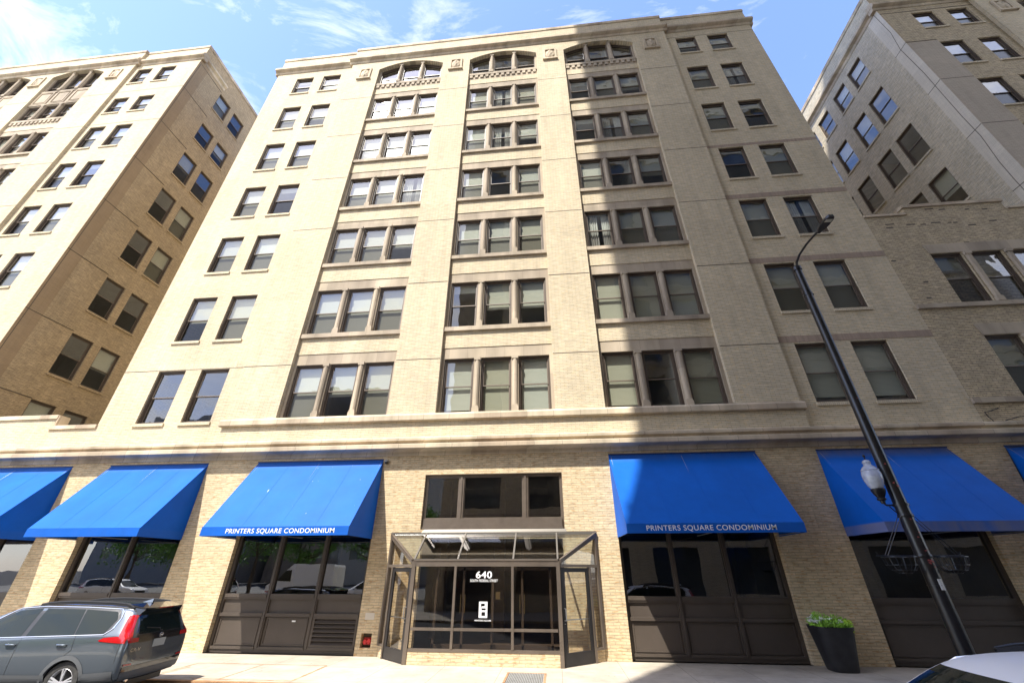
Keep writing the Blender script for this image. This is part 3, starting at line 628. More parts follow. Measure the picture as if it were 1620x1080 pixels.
for a, b, z in [(15.03, 15.39, 15.44), (15.85, 16.2, 15.35), (16.4, 16.62, 15.32), (16.85, 17.23, 15.36), (17.5, 17.65, 15.33), (17.7, 17.87, 15.3), (16.97, 17.31, 16.18), (17.5, 17.75, 16.1), (18.53, 18.7, 16.02), (19.17, 19.39, 15.96), (19.1, 19.4, 15.27), (17.57, 17.77, 14.17), (14.99, 15.27, 15.25), (14.41, 14.6, 13.43), (15.12, 15.31, 12.28), (14.89, 15.07, 11.52), (18.2, 18.5, 15.1), (20.4, 20.6, 14.9)]:
    m.box(ax(a, S), ax(b, S), S - 0.003, S + 0.02, az(z, S) - 0.032, az(z, S) + 0.032)
part_each('missing_brick_shade', m, JNT, rw)  # dark proud blocks painting in the shade of missing-brick holes
m = MB(); m.quad((RA, 3, 6.6), (RB, 3, 6.6), (RB, 3, 15.5), (RA, 3, 15.5)); m.box(RA, RB, 0.62, 3, 10.3, 10.6); m.box(RA, RB, 0.62, 3, 14.3, 14.6); part('interior', m, INT, rw)
# ================================================================= PODIUM
pd = thing('street_frontage', 'one-storey yellow brick street frontage with stone cornice and brown framed display windows under the towers', 'storefront', (-2, 0.5, 0))
OPEN = [(-23.6, -18.72, 3), (-17.0, -13.03, 2), (-10.96, -6.14, 3), (1.97, 6.76, 3), (8.81, 12.80, 2), (14.52, 19.3, 3)]
TR = (-4.50, 0.30, 3.40, 5.17)
m = MB(); ops = [(a, b, 0.0, 5.5) for a, b, n in OPEN] + [TR, (-4.42, 0.22, 0.0, 3.12), (-34, -30, 0, 5.5), (-5.99, -5.66, 0.20, 0.56)]
wall(m, -60, 50, 0, 6.02, ops, front(0), 0.22); m.quad((-60, 0, 6.02), (50, 0, 6.02), (50, 0.5, 6.02), (-60, 0.5, 6.02))
part('wall', m, BRP, pd)
m = MB(); m.quad((-60, 0, 6.02), (CX0, 0, 6.02), (CX0, 0, 6.45), (-60, 0, 6.45)); m.quad((CX1, 0, 6.02), (50, 0, 6.02), (50, 0, 6.45), (CX1, 0, 6.45)); m.quad((CX0, 0, 6.02), (CX1, 0, 6.02), (CX1, 0, 6.45), (CX0, 0, 6.45)); part('upper_course', m, BR, pd)
m = MB()
pr = [(0.2, 5.84), (-0.05, 5.84), (-0.07, 5.87), (-0.07, 5.98), (-0.12, 6.02), (-0.36, 6.03), (-0.38, 6.05), (-0.38, 6.18), (-0.36, 6.20), (-0.22, 6.22), (-0.20, 6.30), (-0.30, 6.34), (-0.30, 6.43), (-0.27, 6.46), (0.2, 6.50)]
m.profile_x(pr, -60, 50); part('cornice', m, STC, pd)
m = MB()      # slight wash on top of the cornice, back to the recessed walls
m.quad((-60, 0.19, 6.502), (50, 0.19, 6.502), (50, -0.02, 6.50), (-60, -0.02, 6.50)); part('cornice_wash', m, STC, pd)
YF = 0.16
def storefront(x0, x1, n, louver=None, label=None):
    f = MB(); f.ring(x0 + 0.003, x1 - 0.003, 0.002, 5.49, 0.10, YF, YF + 0.16)
    ws = (x1 - x0) / n
    for k in range(1, n): f.box(x0 + ws * k - 0.07, x0 + ws * k + 0.07, YF - 0.01, YF + 0.14, 0.10, 5.4); f.box(x0 + ws * k - 0.03, x0 + ws * k + 0.03, YF - 0.035, YF - 0.008, 0.14, 5.4)
    for k in range(n):
        a = x0 + ws * k + (0.07 if k else 0.10); b = x0 + ws * (k + 1) - (0.07 if k < n - 1 else 0.10)
        f.box(a, b, YF - 0.035, YF + 0.10, 1.45, 1.55); f.box(a, b, YF - 0.015, YF + 0.08, 1.40, 1.45); f.box(a, b, YF - 0.025, YF + 0.10, 0.94, 1.03); f.box(a, b, YF - 0.03, YF + 0.10, 0.10, 0.17)
    o = part('storefront', f, FRB, pd, label=label)
    g = MB(); p = MB()
    for k in range(n):
        a = x0 + ws * k + (0.07 if k else 0.10); b = x0 + ws * (k + 1) - (0.07 if k < n - 1 else 0.10)
        g = MB(); g.quad((a, YF + 0.07, 1.55), (b, YF + 0.07, 1.55), (b, YF + 0.07, 5.4), (a, YF + 0.07, 5.4)); part('glass', g, GLD, o)
        for z0, z1, j in ((1.03, 1.40, 0), (0.17, 0.94, 1)):
            p = MB()
            if louver == k and j:
                p.ring(a, b, z0, z1, 0.05, YF - 0.01, YF + 0.07)
                for q in range(6): zz = z0 + 0.06 + q * (z1 - z0 - 0.12) / 5.8; p.prism([(a + 0.05, YF - 0.022, zz), (a + 0.05, YF + 0.055, zz + 0.075), (a + 0.05, YF + 0.06, zz + 0.067), (a + 0.05, YF - 0.022, zz - 0.014)], (a + 0.05, 0, 0), (b - 0.05, 0, 0))
                p.quad((a, YF + 0.075, z0), (b, YF + 0.075, z0), (b, YF + 0.075, z1), (a, YF + 0.075, z1)); part('louver', p, FRB, o)
            else:
                p.box(a, b, YF + 0.04, YF + 0.08, z0, z1)
                if j: p.ring(a + 0.05, b - 0.05, z0 + 0.03, z1 - 0.04, 0.025, YF + 0.02, YF + 0.04); p.ring(a + 0.075, b - 0.075, z0 + 0.055, z1 - 0.065, 0.01, YF + 0.03, YF + 0.0405)
                part('panel', p, FRB, o)
    return o
storefront(*OPEN[0]); storefront(*OPEN[1]); so3 = storefront(*OPEN[2], louver=2); storefront(*OPEN[3]); storefront(*OPEN[4]); storefront(*OPEN[5])
m = MB(); m.box(-8.4, -8.28, YF + 0.025, YF + 0.04, 0.80, 0.84); part('notice', m, mat('label_white', (0.75, 0.75, 0.72), 0.6), so3)
# transom window over the entrance
a, b, z0, z1 = TR
f = MB(); f.ring(a + 0.003, b - 0.003, z0 + 0.003, z1 - 0.003, 0.07, 0.10, 0.22)
f.box(a + 0.07, b - 0.07, 0.03, 0.2, z0 + 0.08, z0 + 0.34); f.box(a + 0.05, b - 0.05, 0.0, 0.09, z0 + 0.01, z0 + 0.08)
for xx in (-3.20, -0.97): f.box(xx - 0.09, xx + 0.09, 0.08, 0.2, z0 + 0.34, z1 - 0.07); f.box(xx - 0.03, xx + 0.03, 0.05, 0.08, z0 + 0.34, z1 - 0.07)
for a2, b2 in ((a + 0.07, -3.29), (-3.11, -1.06), (-0.88, b - 0.07)): f.ring(a2, b2, z0 + 0.34, z1 - 0.07, 0.03, 0.12, 0.18)
o = part('transom_window', f, ALU, pd)
for a2, b2 in ((a + 0.1, -3.32), (-3.08, -1.09), (-0.85, b - 0.1)): g = MB(); g.quad((a2, 0.15, z0 + 0.37), (b2, 0.15, z0 + 0.37), (b2, 0.15, z1 - 0.1), (a2, 0.15, z1 - 0.1)); part('glass', g, GLD, o)
# dark rooms behind the display windows
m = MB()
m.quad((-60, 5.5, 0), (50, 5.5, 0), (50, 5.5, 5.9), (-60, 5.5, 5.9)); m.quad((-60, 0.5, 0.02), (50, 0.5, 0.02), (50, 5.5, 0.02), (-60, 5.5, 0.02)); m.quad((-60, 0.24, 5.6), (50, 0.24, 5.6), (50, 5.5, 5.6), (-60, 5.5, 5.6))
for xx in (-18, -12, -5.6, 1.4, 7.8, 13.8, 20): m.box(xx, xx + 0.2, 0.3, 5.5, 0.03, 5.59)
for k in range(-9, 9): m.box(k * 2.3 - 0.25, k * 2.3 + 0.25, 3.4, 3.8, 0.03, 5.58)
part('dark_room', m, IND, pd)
# lobby inner doors seen through the entrance glass
m = MB()
for xx in (-3.95, -3.05, -2.1, -1.15, -0.25): m.box(xx - 0.035, xx + 0.035, 0.62, 0.70, 0.05, 2.9)
m.box(-4.0, -0.2, 0.62, 0.70, 2.22, 2.3); m.box(-4.0, -0.2, 0.62, 0.70, 0.05, 0.25)
part('lobby_door_frame', m, mat('lobby_wood', (0.05, 0.03, 0.02), 0.5), pd)
m = MB()
for xx in (-3.12, -2.98, -1.22, -1.08): m.tube([(xx, 0.56, 1.05), (xx, 0.56, 1.55)], 0.014, 8)
m.box(-2.0, -1.86, 0.60, 0.62, 1.42, 1.62); part('brass_pull', m, mat('brass', (0.35, 0.24, 0.12), 0.35, 0.9), pd)
# fire box, plate, camera on the wall right of the third opening
m = MB(); m.quad((-6.0, 0.2, 0.18), (-5.64, 0.2, 0.18), (-5.64, 0.2, 0.58), (-6.0, 0.2, 0.58)); part('niche', m, JNT, pd)
RED = mat('red_paint', (0.55, 0.02, 0.02), 0.4)
t = thing('hose_connection', 'red twin hose connection in a square niche low in the brick wall', 'hydrant', (-5.82, 0.18, 0.36))
m = MB(); m.lathe([(0.05, 0.0), (0.06, -0.05), (0.06, -0.12), (0.0, -0.12)], (-5.88, 0.18, 0.34), 16, axis='y'); part('outlet', m, RED, t, True)
m = MB(); m.lathe([(0.05, 0.0), (0.06, -0.05), (0.06, -0.12), (0.0, -0.12)], (-5.76, 0.18, 0.36), 16, axis='y'); part('outlet', m, RED, t, True)
m = MB(); m.box(-5.95, -5.70, 0.15, 0.19, 0.26, 0.44); part('plate', m, RED, t)
m = MB(); m.box(-5.95, -5.66, -0.012, 0.004, 0.90, 1.08); tag(part('wall_plate', m, mat('plate_beige', (0.62, 0.56, 0.46), 0.5), None), 'blank beige metal plate on the brick above the red hose connection', 'plate')
t = thing('security_camera', 'small round security camera under the cornice beside the blue awning', 'camera', (-5.99, 0, 5.62))
m = MB(); m.lathe([(0.0, 0.04), (0.06, 0.04), (0.075, 0.0), (0.075, -0.03)], (-5.99, -0.07, 5.66), 16); part('mount', m, mat('grey_plastic', (0.3, 0.3, 0.3), 0.4), t, True)
m = MB(); m.lathe([(0.065, -0.03), (0.055, -0.07), (0.03, -0.10), (0.0, -0.105)], (-5.99, -0.07, 5.66), 16); part('dome', m, mat('dark_dome', (0.02, 0.02, 0.02), 0.08), t, True)

# ================================================================= AWNINGS
def cloth(name, dust=0.0, marks=0.0, base=(0.002, 0.10, 0.46)):
    m = bpy.data.materials.new(name); m.use_nodes = True; t = m.node_tree; b = t.nodes['Principled BSDF']
    b.inputs['Roughness'].default_value = 0.55; b.inputs['Sheen Weight'].default_value = 0.0; b.inputs['Specular IOR Level'].default_value = 0.15
    g = N(t, 'ShaderNodeNewGeometry'); s = N(t, 'ShaderNodeSeparateXYZ'); t.links.new(g.outputs['Position'], s.inputs[0])
    n = N(t, 'ShaderNodeTexNoise'); n.inputs['Scale'].default_value = 1.2; n.inputs['Detail'].default_value = 8; n.inputs['Roughness'].default_value = 0.65; t.links.new(g.outputs['Position'], n.inputs['Vector'])
    r = N(t, 'ShaderNodeValToRGB'); e = r.color_ramp.elements; e[0].position = 0.3; e[0].color = (*[c * 0.90 for c in base], 1); e[1].position = 0.72; e[1].color = (*[min(1, c * 1.12) for c in base], 1); t.links.new(n.outputs['Fac'], r.inputs['Fac'])
    last = r.outputs['Color']
    # dust that settled along the head of the slope and on the valance
    mr = N(t, 'ShaderNodeMapRange'); mr.inputs['From Min'].default_value = 5.38; mr.inputs['From Max'].default_value = 5.6; mr.inputs['To Max'].default_value = 0.10 + dust * 0.5; t.links.new(s.outputs['Z'], mr.inputs['Value'])
    mz = N(t, 'ShaderNodeMapRange'); mz.inputs['From Min'].default_value = 3.40; mz.inputs['From Max'].default_value = 3.36; mz.inputs['To Max'].default_value = dust * 0.8; t.links.new(s.outputs['Z'], mz.inputs['Value'])
    ad = N(t, 'ShaderNodeMath', operation='MAXIMUM'); t.links.new(mr.outputs[0], ad.inputs[0]); t.links.new(mz.outputs[0], ad.inputs[1])
    n2 = N(t, 'ShaderNodeTexNoise'); n2.inputs['Scale'].default_value = 2.4; n2.inputs['Detail'].default_value = 6
    mp = N(t, 'ShaderNodeMapping'); mp.inputs['Scale'].default_value = (1.6, 0.3, 0.3); t.links.new(g.outputs['Position'], mp.inputs['Vector']); t.links.new(mp.outputs[0], n2.inputs['Vector'])
    mu = N(t, 'ShaderNodeMath', operation='MULTIPLY'); t.links.new(ad.outputs[0], mu.inputs[0]); t.links.new(n2.outputs['Fac'], mu.inputs[1]); mu2 = N(t, 'ShaderNodeMath', operation='MULTIPLY'); mu2.inputs[1].default_value = 1.7; mu2.use_clamp = True; t.links.new(mu.outputs[0], mu2.inputs[0])
    x = N(t, 'ShaderNodeMix', data_type='RGBA'); t.links.new(mu2.outputs[0], x.inputs['Factor']); t.links.new(last, x.inputs['A']); x.inputs['B'].default_value = (0.20, 0.19, 0.22, 1); last = x.outputs['Result']
    if marks:
        v = N(t, 'ShaderNodeTexNoise'); v.inputs['Scale'].default_value = 9; v.inputs['Detail'].default_value = 3; mp2 = N(t, 'ShaderNodeMapping'); mp2.inputs['Scale'].default_value = (1.5, 0.35, 0.35); mp2.inputs['Rotation'].default_value = (0, R(35), 0); t.links.new(g.outputs['Position'], mp2.inputs['Vector']); t.links.new(mp2.outputs[0], v.inputs['Vector'])
        q = N(t, 'ShaderNodeMapRange'); q.inputs['From Min'].default_value = 0.735; q.inputs['From Max'].default_value = 0.76; q.inputs['To Max'].default_value = marks; t.links.new(v.outputs['Fac'], q.inputs['Value'])
        y = N(t, 'ShaderNodeMix', data_type='RGBA'); t.links.new(q.outputs[0], y.inputs['Factor']); t.links.new(last, y.inputs['A']); y.inputs['B'].default_value = (0.55, 0.62, 0.7, 1); last = y.outputs['Result']
    t.links.new(last, b.inputs['Base Color'])
    w = N(t, 'ShaderNodeTexNoise'); w.inputs['Scale'].default_value = 0.8; w.inputs['Detail'].default_value = 2; t.links.new(g.outputs['Position'], w.inputs['Vector'])
    bp = N(t, 'ShaderNodeBump'); bp.inputs['Strength'].default_value = 0.25; bp.inputs['Distance'].default_value = 0.08; t.links.new(w.outputs['Fac'], bp.inputs['Height']); t.links.new(bp.outputs[0], b.inputs['Normal'])
    return m
CL = [cloth('awning_cloth_clean', 0.05), cloth('awning_cloth_scuffed', 0.05, 0.8), cloth('awning_cloth_dusty', 0.75)]
AG = 'blue awnings over the display windows'
WHT = mat('lettering_white', (0.85, 0.85, 0.85), 0.6)
def awning(x0, x1, cl, label, text=None, seam=()):
    t = thing('awning', label, 'awning', ((x0 + x1) / 2, 0, 3.13), group=AG)
    P, zt, zf, zb = -1.68, 5.69, 3.375, 3.13; m = MB(); n = 14; x0 -= 0.02; x1 += 0.02; e = 0.05
    f0, f1 = x0 + e, x1 - e
    for i in range(n):            # slightly sagging slope
        for j in range(6):
            def q(i, j):
                u = i / n; v = j / 6; xx = (x0 + (x1 - x0) * u) * (1 - v) + (f0 + (f1 - f0) * u) * v
                sag = 0.022 * math.sin(math.pi * v) * (0.5 + 0.5 * math.sin(math.pi * ((u * 4) % 1)) if 0 < u < 1 else 0)
                return (xx, P * v, zt + (zf - zt) * v - sag)
            m.quad(q(i, j), q(i + 1, j), q(i + 1, j + 1), q(i, j + 1))
    m.quad((x0, -0.002, zt), (x0, -0.002, zt + 0.05), (x1, -0.002, zt + 0.05), (x1, -0.002, zt))
    c = part('canopy', m, cl, t, True)
    for u in (0.27, 0.53, 0.77):
        sm = MB(); pa = [((x0 + (x1 - x0) * u) * (1 - v / 6) + (f0 + (f1 - f0) * u) * v / 6, P * v / 6, zt + (zf - zt) * v / 6 + 0.002 - (0.012 * math.sin(math.pi * v / 6))) for v in range(7)]
        for p, q in zip(pa, pa[1:]): sm.bar(p, q, 0.010, 0.003)
        part('seam', sm, cl, t)
    m = MB(); m.box(f0, f1, P - 0.012, P - 0.002, zb, zf); m.box(f0, f1, P - 0.013, P + 0.01, zf - 0.002, zf + 0.006); part('valance', m, cl, t)
    for xx, fx in ((x0, f0), (x1, f1)):
        m = MB(); k = 0.004 if xx == x0 else -0.004
        m.prism([(xx, -0.002, zt), (fx, P, zf), (fx, P, zb), (xx, -0.002, zb)], (0, 0, 0), (k, 0, 0)); part('side_panel', m, cl, t)
    fr = MB()
    for xx in (f0 + 0.03, (x0 + x1) / 2, f1 - 0.03):
        fr.tube([(xx, -0.03, zt - 0.06), (xx, P + 0.03, zf - 0.03)], 0.015, 6); fr.tube([(xx, -0.03, zb + 0.03), (xx, P + 0.03, zb + 0.03)], 0.015, 6)
    fr.tube([(f0, P + 0.03, zb + 0.03), (f1, P + 0.03, zb + 0.03)], 0.015, 6); fr.tube([(f0, P + 0.03, zf - 0.03), (f1, P + 0.03, zf - 0.03)], 0.015, 6); part('frame', fr, mat('galvanised_tube', (0.35, 0.35, 0.36), 0.4, 0.7), t)
    m = MB(); m.box(x0 - 0.01, x1 + 0.01, -0.03, 0.0, zt + 0.03, zt + 0.06); part('head_bar', m, mat('navy_trim', (0.01, 0.03, 0.12), 0.5), t)
    if text: part('lettering', text_mesh('PRINTERS SQUARE CONDOMINIUM', text[0], text[1], 3.17, 3.33, P - 0.015, bold=0.004), WHT, t, label='white lettering on the valance')
    return t
awning(-23.55, -18.74, CL[0], 'sunlit blue awning cut off by the left edge of the photo')
awning(-17.05, -13.02, CL[0], 'sunlit blue awning without lettering, second from the left, above the grey car')
awning(-10.97, -6.15, CL[1], 'scuffed sunlit blue awning with white lettering, left of the glass entrance', (-10.11, -6.62))
awning(1.97, 6.81, CL[0], 'blue awning with white lettering, right of the glass entrance, mostly in shade', (2.55, 6.03))
awning(8.80, 12.78, CL[2], 'shaded blue awning with a dusty grey valance, behind the lamp post')
awning(14.52, 19.3, CL[0], 'shaded blue awning cut off by the right edge of the photo')

# ================================================================= ENTRANCE VESTIBULE
ev = thing('glass_entrance', 'glazed street entrance porch with sloping glass roof, brown frames and number 640', 'entrance', (-2.1, -0.5, 0))
FX0, FX1, FY, ZH = -4.25, 0.02, -1.05, 2.46
WX0, WX1, ZW = -5.42, 1.25, 3.27
m = MB(); m.box(FX0 + 0.02, FX1 - 0.02, FY - 0.01, FY + 0.14, 0.0, 0.29)
for X, sg in ((0.90, 1), (-5.06, -1)):
    ux, uy = (0.766, 0.643); m.prism([(X, -0.33, 0), (X + sg * 0.33, -0.035, 0), (X + sg * 0.25, 0.03, 0), (X - sg * 0.08, -0.25, 0)], (0, 0, 0), (0, 0, 0.28))
part('brick_base', m, BRP, ev)
f = MB()
f.box(FX0, FX1, FY - 0.03, FY + 0.07, ZH - 0.14, ZH); f.box(FX0, FX1, FY - 0.045, FY + 0.09, ZH, ZH + 0.035)
f.box(FX0, FX1, FY - 0.02, FY + 0.06, 0.29, 0.36); f.box(FX0 + 0.08, FX1 - 0.08, FY - 0.02, FY + 0.05, 0.765, 0.83)
for xx in (-2.98, -1.30): f.box(xx - 0.035, xx + 0.035, FY - 0.03, FY + 0.06, 0.36, ZH - 0.14)
for xx in (FX0, FX1): f.box(xx - 0.055, xx + 0.055, FY - 0.035, FY + 0.075, 0.0, ZH - 0.001)
part_each('front_frame', f, ALU, ev)
for i, (a, b) in enumerate(((FX0 + 0.05, -3.015), (-2.945, -1.335), (-1.265, FX1 - 0.05))):
    g = MB(); g.quad((a, FY + 0.02, 0.36), (b, FY + 0.02, 0.36), (b, FY + 0.02, 0.765), (a, FY + 0.02, 0.765)); g.quad((a, FY + 0.02, 0.83), (b, FY + 0.02, 0.83), (b, FY + 0.02, ZH - 0.14), (a, FY + 0.02, ZH - 0.14)); part('front_glass', g, GLE, ev)
yl = FY + 0.012
part('number', text_mesh('640', -2.37, -1.90, 2.02, 2.20, yl, bold=0.02), WHT, ev, label='white house number 640')
part('lettering', text_mesh('SOUTH FEDERAL STREET', -2.535, -1.73, 1.93, 1.995, yl, bold=0.006), WHT, ev, label='white street name under the number')
part('lettering', text_mesh('PRINTERS SQUARE', -2.36, -1.90, 0.985, 1.025, yl, bold=0.015), WHT, ev, label='small white lettering under the emblem')
m = MB(); a, b, c, d = -2.25, -2.01, 1.07, 1.45; w_ = 0.045; m.box(a, a + w_, yl - 0.003, yl, c, d); m.box(b - w_, b, yl - 0.003, yl, c, d)
zs_ = [c, c + 0.045, c + 0.135, c + 0.175, c + 0.225, c + 0.27, c + 0.335, d]
m.box(a + w_, b - w_, yl - 0.003, yl, zs_[0], zs_[1]); m.box(a + w_, b - w_, yl - 0.003, yl, zs_[6], zs_[7]); m.box(a + w_ + 0.03, b - w_, yl - 0.003, yl, zs_[2], zs_[3]); m.box(a + w_, b - w_ - 0.03, yl - 0.003, yl, zs_[4], zs_[5])
m.box(a + w_, a + w_ + 0.03, yl - 0.003, yl, zs_[1], zs_[5]); m.box(b - w_ - 0.03, b - w_, yl - 0.003, yl, zs_[4], zs_[6]); m.box(a + w_, a + w_ + 0.012, yl - 0.003, yl, zs_[5], zs_[6]); m.box(b - w_ - 0.012, b - w_, yl - 0.003, yl, zs_[1], zs_[2])
part('emblem', m, WHT, ev, label='white upright rectangle emblem with three dark squares')
def side(sg):
    A = Vector((FX1 if sg > 0 else FX0, FY, 0)); B = Vector((WX1 if sg > 0 else WX0, -0.02, 0)); L = (B - A).length; d = (B - A) / L; nrm = Vector((d.y * sg, -d.x * sg, 0))
    if nrm.y > 0: nrm = -nrm
    P = lambda t, z, o=0: A + d * t + nrm * o + Vector((0, 0, z))
    def bx(mb, t0, t1, z0, z1, o0, o1, z0b=None, z1b=None):
        z0b = z0 if z0b is None else z0b; z1b = z1 if z1b is None else z1b
        mb.prism([P(t0, z0, o0), P(t1, z0b, o0), P(t1, z1b, o0), P(t0, z1, o0)], P(0, 0, o0), P(0, 0, o1))
    f = MB(); tD0, tD1 = 0.07, 1.17; zt = lambda t: ZH + (ZW - ZH) * t / L
    bx(f, L - 0.09, L, 0.28, zt(L) - 0.0, -0.05, 0.05); bx(f, tD1, tD1 + 0.07, 0.0, 2.30, -0.05, 0.05); bx(f, 0.05, L - 0.09, 2.30, 2.38, -0.05, 0.045)
    bx(f, 0.05, L, ZH - 0.10 + 0.03, ZH + 0.02, -0.05, 0.06, zt(L) - 0.12, zt(L)); bx(f, tD1 + 0.07, L - 0.09, 0.28, 0.34, -0.05, 0.05)
    bx(f, 0.05, L, ZH + 0.021, ZH + 0.045, -0.02, 0.075, zt(L) + 0.001, zt(L) + 0.026)
    part('side_frame', f, ALU, ev)
    g = MB(); g.add([P(0.1, 2.38), P(L - 0.09, 2.38), P(L - 0.09, zt(L) - 0.1)], [(0, 1, 2)]); g.quad(P(tD1 + 0.07, 0.34), P(L - 0.09, 0.34), P(L - 0.09, 2.30), P(tD1 + 0.07, 2.30)); part('side_glass', g, GLE, ev)
    dr = MB(); bx(dr, tD0, tD0 + 0.12, 0.015, 2.29, -0.025, 0.025); bx(dr, tD1 - 0.11, tD1 - 0.005, 0.015, 2.29, -0.025, 0.025); bx(dr, tD0 + 0.12, tD1 - 0.11, 0.015, 0.30, -0.025, 0.025); bx(dr, tD0 + 0.12, tD1 - 0.11, 2.18, 2.29, -0.025, 0.025)
    o = part('door', dr, ALK, ev)
    g = MB(); g.quad(P(tD0 + 0.12, 0.30), P(tD1 - 0.11, 0.30), P(tD1 - 0.11, 2.18), P(tD0 + 0.12, 2.18)); part('pane', g, GLE, o)
    h = MB(); hx = tD0 + 0.07
    h.tube([P(hx, 1.02, 0.025), P(hx, 1.02, 0.09), P(hx, 1.30, 0.09), P(hx, 1.30, 0.025)], 0.013, 8); h.tube([P(hx, 1.02, -0.03), P(hx + 0.05, 1.02, -0.06), P(tD1 - 0.07, 1.02, -0.06)], 0.016, 8); h.lathe([(0.022, 0), (0.022, 0.01), (0, 0.01)], tuple(P(hx, 0.94, 0.03)), 10)
    part('handle', h, mat('satin_steel', (0.6, 0.6, 0.6), 0.3, 0.9), o)
side(1); side(-1)
g = MB(); e_ = 0.0
rp = lambda x, v: (x, FY + (0 - FY) * v, ZH + 0.04 + (ZW - ZH - 0.02) * v)
ra = MB()
for xx in (FX0, -2.93, -1.28, FX1): ra.bar(rp(xx, 0.0), rp(xx, 1.0), 0.05, 0.05)
ra.bar(rp(FX0 - 0.02, 0), rp(FX1 + 0.02, 0), 0.05, 0.04)
ra.box(WX0 - 0.03, WX1 + 0.03, -0.05, 0.0, ZW - 0.04, ZW + 0.05); ra.prism([(FX0 - 0.2, -0.055, ZW + 0.03), (FX1 + 0.36, -0.055, ZW + 0.03), (FX1 + 0.30, -0.012, ZW + 0.13), (FX0 - 0.1, -0.012, ZW + 0.13)], (0, 0, 0), (0, 0.01, 0))
part_each('roof_rafter', ra, mat('pale_flashing', (0.15, 0.135, 0.115), 0.45, 0.4), ev)
for xs4 in ((FX0, -2.93, -2.93, FX0), (-2.93, -1.28, -1.28, -2.93), (-1.28, FX1, FX1, -1.28)): g = MB(); g.quad(rp(xs4[0], 0.02), rp(xs4[1], 0.02), rp(xs4[2], 0.98), rp(xs4[3], 0.98)); part('roof_glass', g, GLR, ev)
for a, b in ((FX0, WX0), (FX1, WX1)): g = MB(); g.add([rp(a, 0.02), rp(a, 0.98), rp(b, 0.98)], [(0, 1, 2)]); part('roof_glass', g, GLR, ev)

# ================================================================= GROUND
def ground_mat(name, c, joints=None, n=0.22, ns=0.8, streak=0.0):
    m = brick(name, 'z', c, [v * 0.95 for v in c], [v * 0.55 for v in c], bw=joints[0] if joints else 50, bh=joints[1] if joints else 50, ms=0.008 if joints else 0.0, noise=0.0, bump=0.15, off=0.0)
    t = m.node_tree; b = t.nodes['Principled BSDF']; src = b.inputs['Base Color'].links[0].from_socket
    g = N(t, 'ShaderNodeNewGeometry'); a = N(t, 'ShaderNodeTexNoise'); a.inputs['Scale'].default_value = ns; a.inputs['Detail'].default_value = 10; a.inputs['Roughness'].default_value = 0.7; t.links.new(g.outputs['Position'], a.inputs['Vector'])
    r = N(t, 'ShaderNodeMapRange'); r.inputs['From Min'].default_value = 0.3; r.inputs['From Max'].default_value = 0.7; r.inputs['To Min'].default_value = 1 - n; r.inputs['To Max'].default_value = 1 + n; t.links.new(a.outputs['Fac'], r.inputs['Value'])
    sp = N(t, 'ShaderNodeTexVoronoi'); sp.inputs['Scale'].default_value = 2.6; t.links.new(g.outputs['Position'], sp.inputs['Vector'])
    sr = N(t, 'ShaderNodeMapRange'); sr.inputs['From Min'].default_value = 0.045; sr.inputs['From Max'].default_value = 0.075; sr.inputs['To Min'].default_value = 0.62; sr.inputs['To Max'].default_value = 1.0; t.links.new(sp.outputs['Distance'], sr.inputs['Value'])
    sm = N(t, 'ShaderNodeMath', operation='MULTIPLY'); t.links.new(r.outputs[0], sm.inputs[0]); t.links.new(sr.outputs[0], sm.inputs[1])
    v = N(t, 'ShaderNodeVectorMath', operation='SCALE'); t.links.new(src, v.inputs[0]); t.links.new(sm.outputs[0], v.inputs['Scale']); t.links.new(v.outputs[0], b.inputs['Base Color'])
    return m
CON = ground_mat('pavement_concrete', (0.43, 0.38, 0.31), (1.55, 1.5))
ASP = ground_mat('asphalt', (0.055, 0.055, 0.058), n=0.25, ns=3)
m = MB(); m.quad((-900, -900, -0.16), (900, -900, -0.16), (900, 900, -0.16), (-900, 900, -0.16)); struct('ground', m, ASP)
m = MB(); m.quad((-140, -60, -0.13), (-8.5, -60, -0.13), (-8.5, -16.9, -0.13), (-140, -16.9, -0.13)); struct('car_park', m, ground_mat('bounce_concrete', (0.26, 0.25, 0.23), n=0.2))  # pale paving added behind the viewer to bounce sunlight upwards
m = MB(); m.quad((-150, -12.2, -0.10), (150, -12.2, -0.10), (150, -3.3, -0.10), (-150, -3.3, -0.10)); struct('road', m, ASP)
m = MB(); m.quad((-150, -3.3, 0), (150, -3.3, 0), (150, 0.5, 0), (-150, 0.5, 0)); m.quad((-150, -3.3, -0.12), (150, -3.3, -0.12), (150, -3.3, 0), (-150, -3.3, 0)); struct('pavement', m, CON)
m = MB(); m.quad((-150, -16.9, 0), (150, -16.9, 0), (150, -12.2, 0), (-150, -12.2, 0)); m.quad((-150, -12.2, 0), (150, -12.2, 0), (150, -12.2, -0.12), (-150, -12.2, -0.12)); struct('pavement', m, CON)
m = MB(); m.box(-150, 150, -3.36, -3.24, -0.11, 0.004); RST = mat('rusty_steel', (0.36, 0.20, 0.10), 0.8, 0.0, 0.45, 4.0); struct('kerb', m, RST)
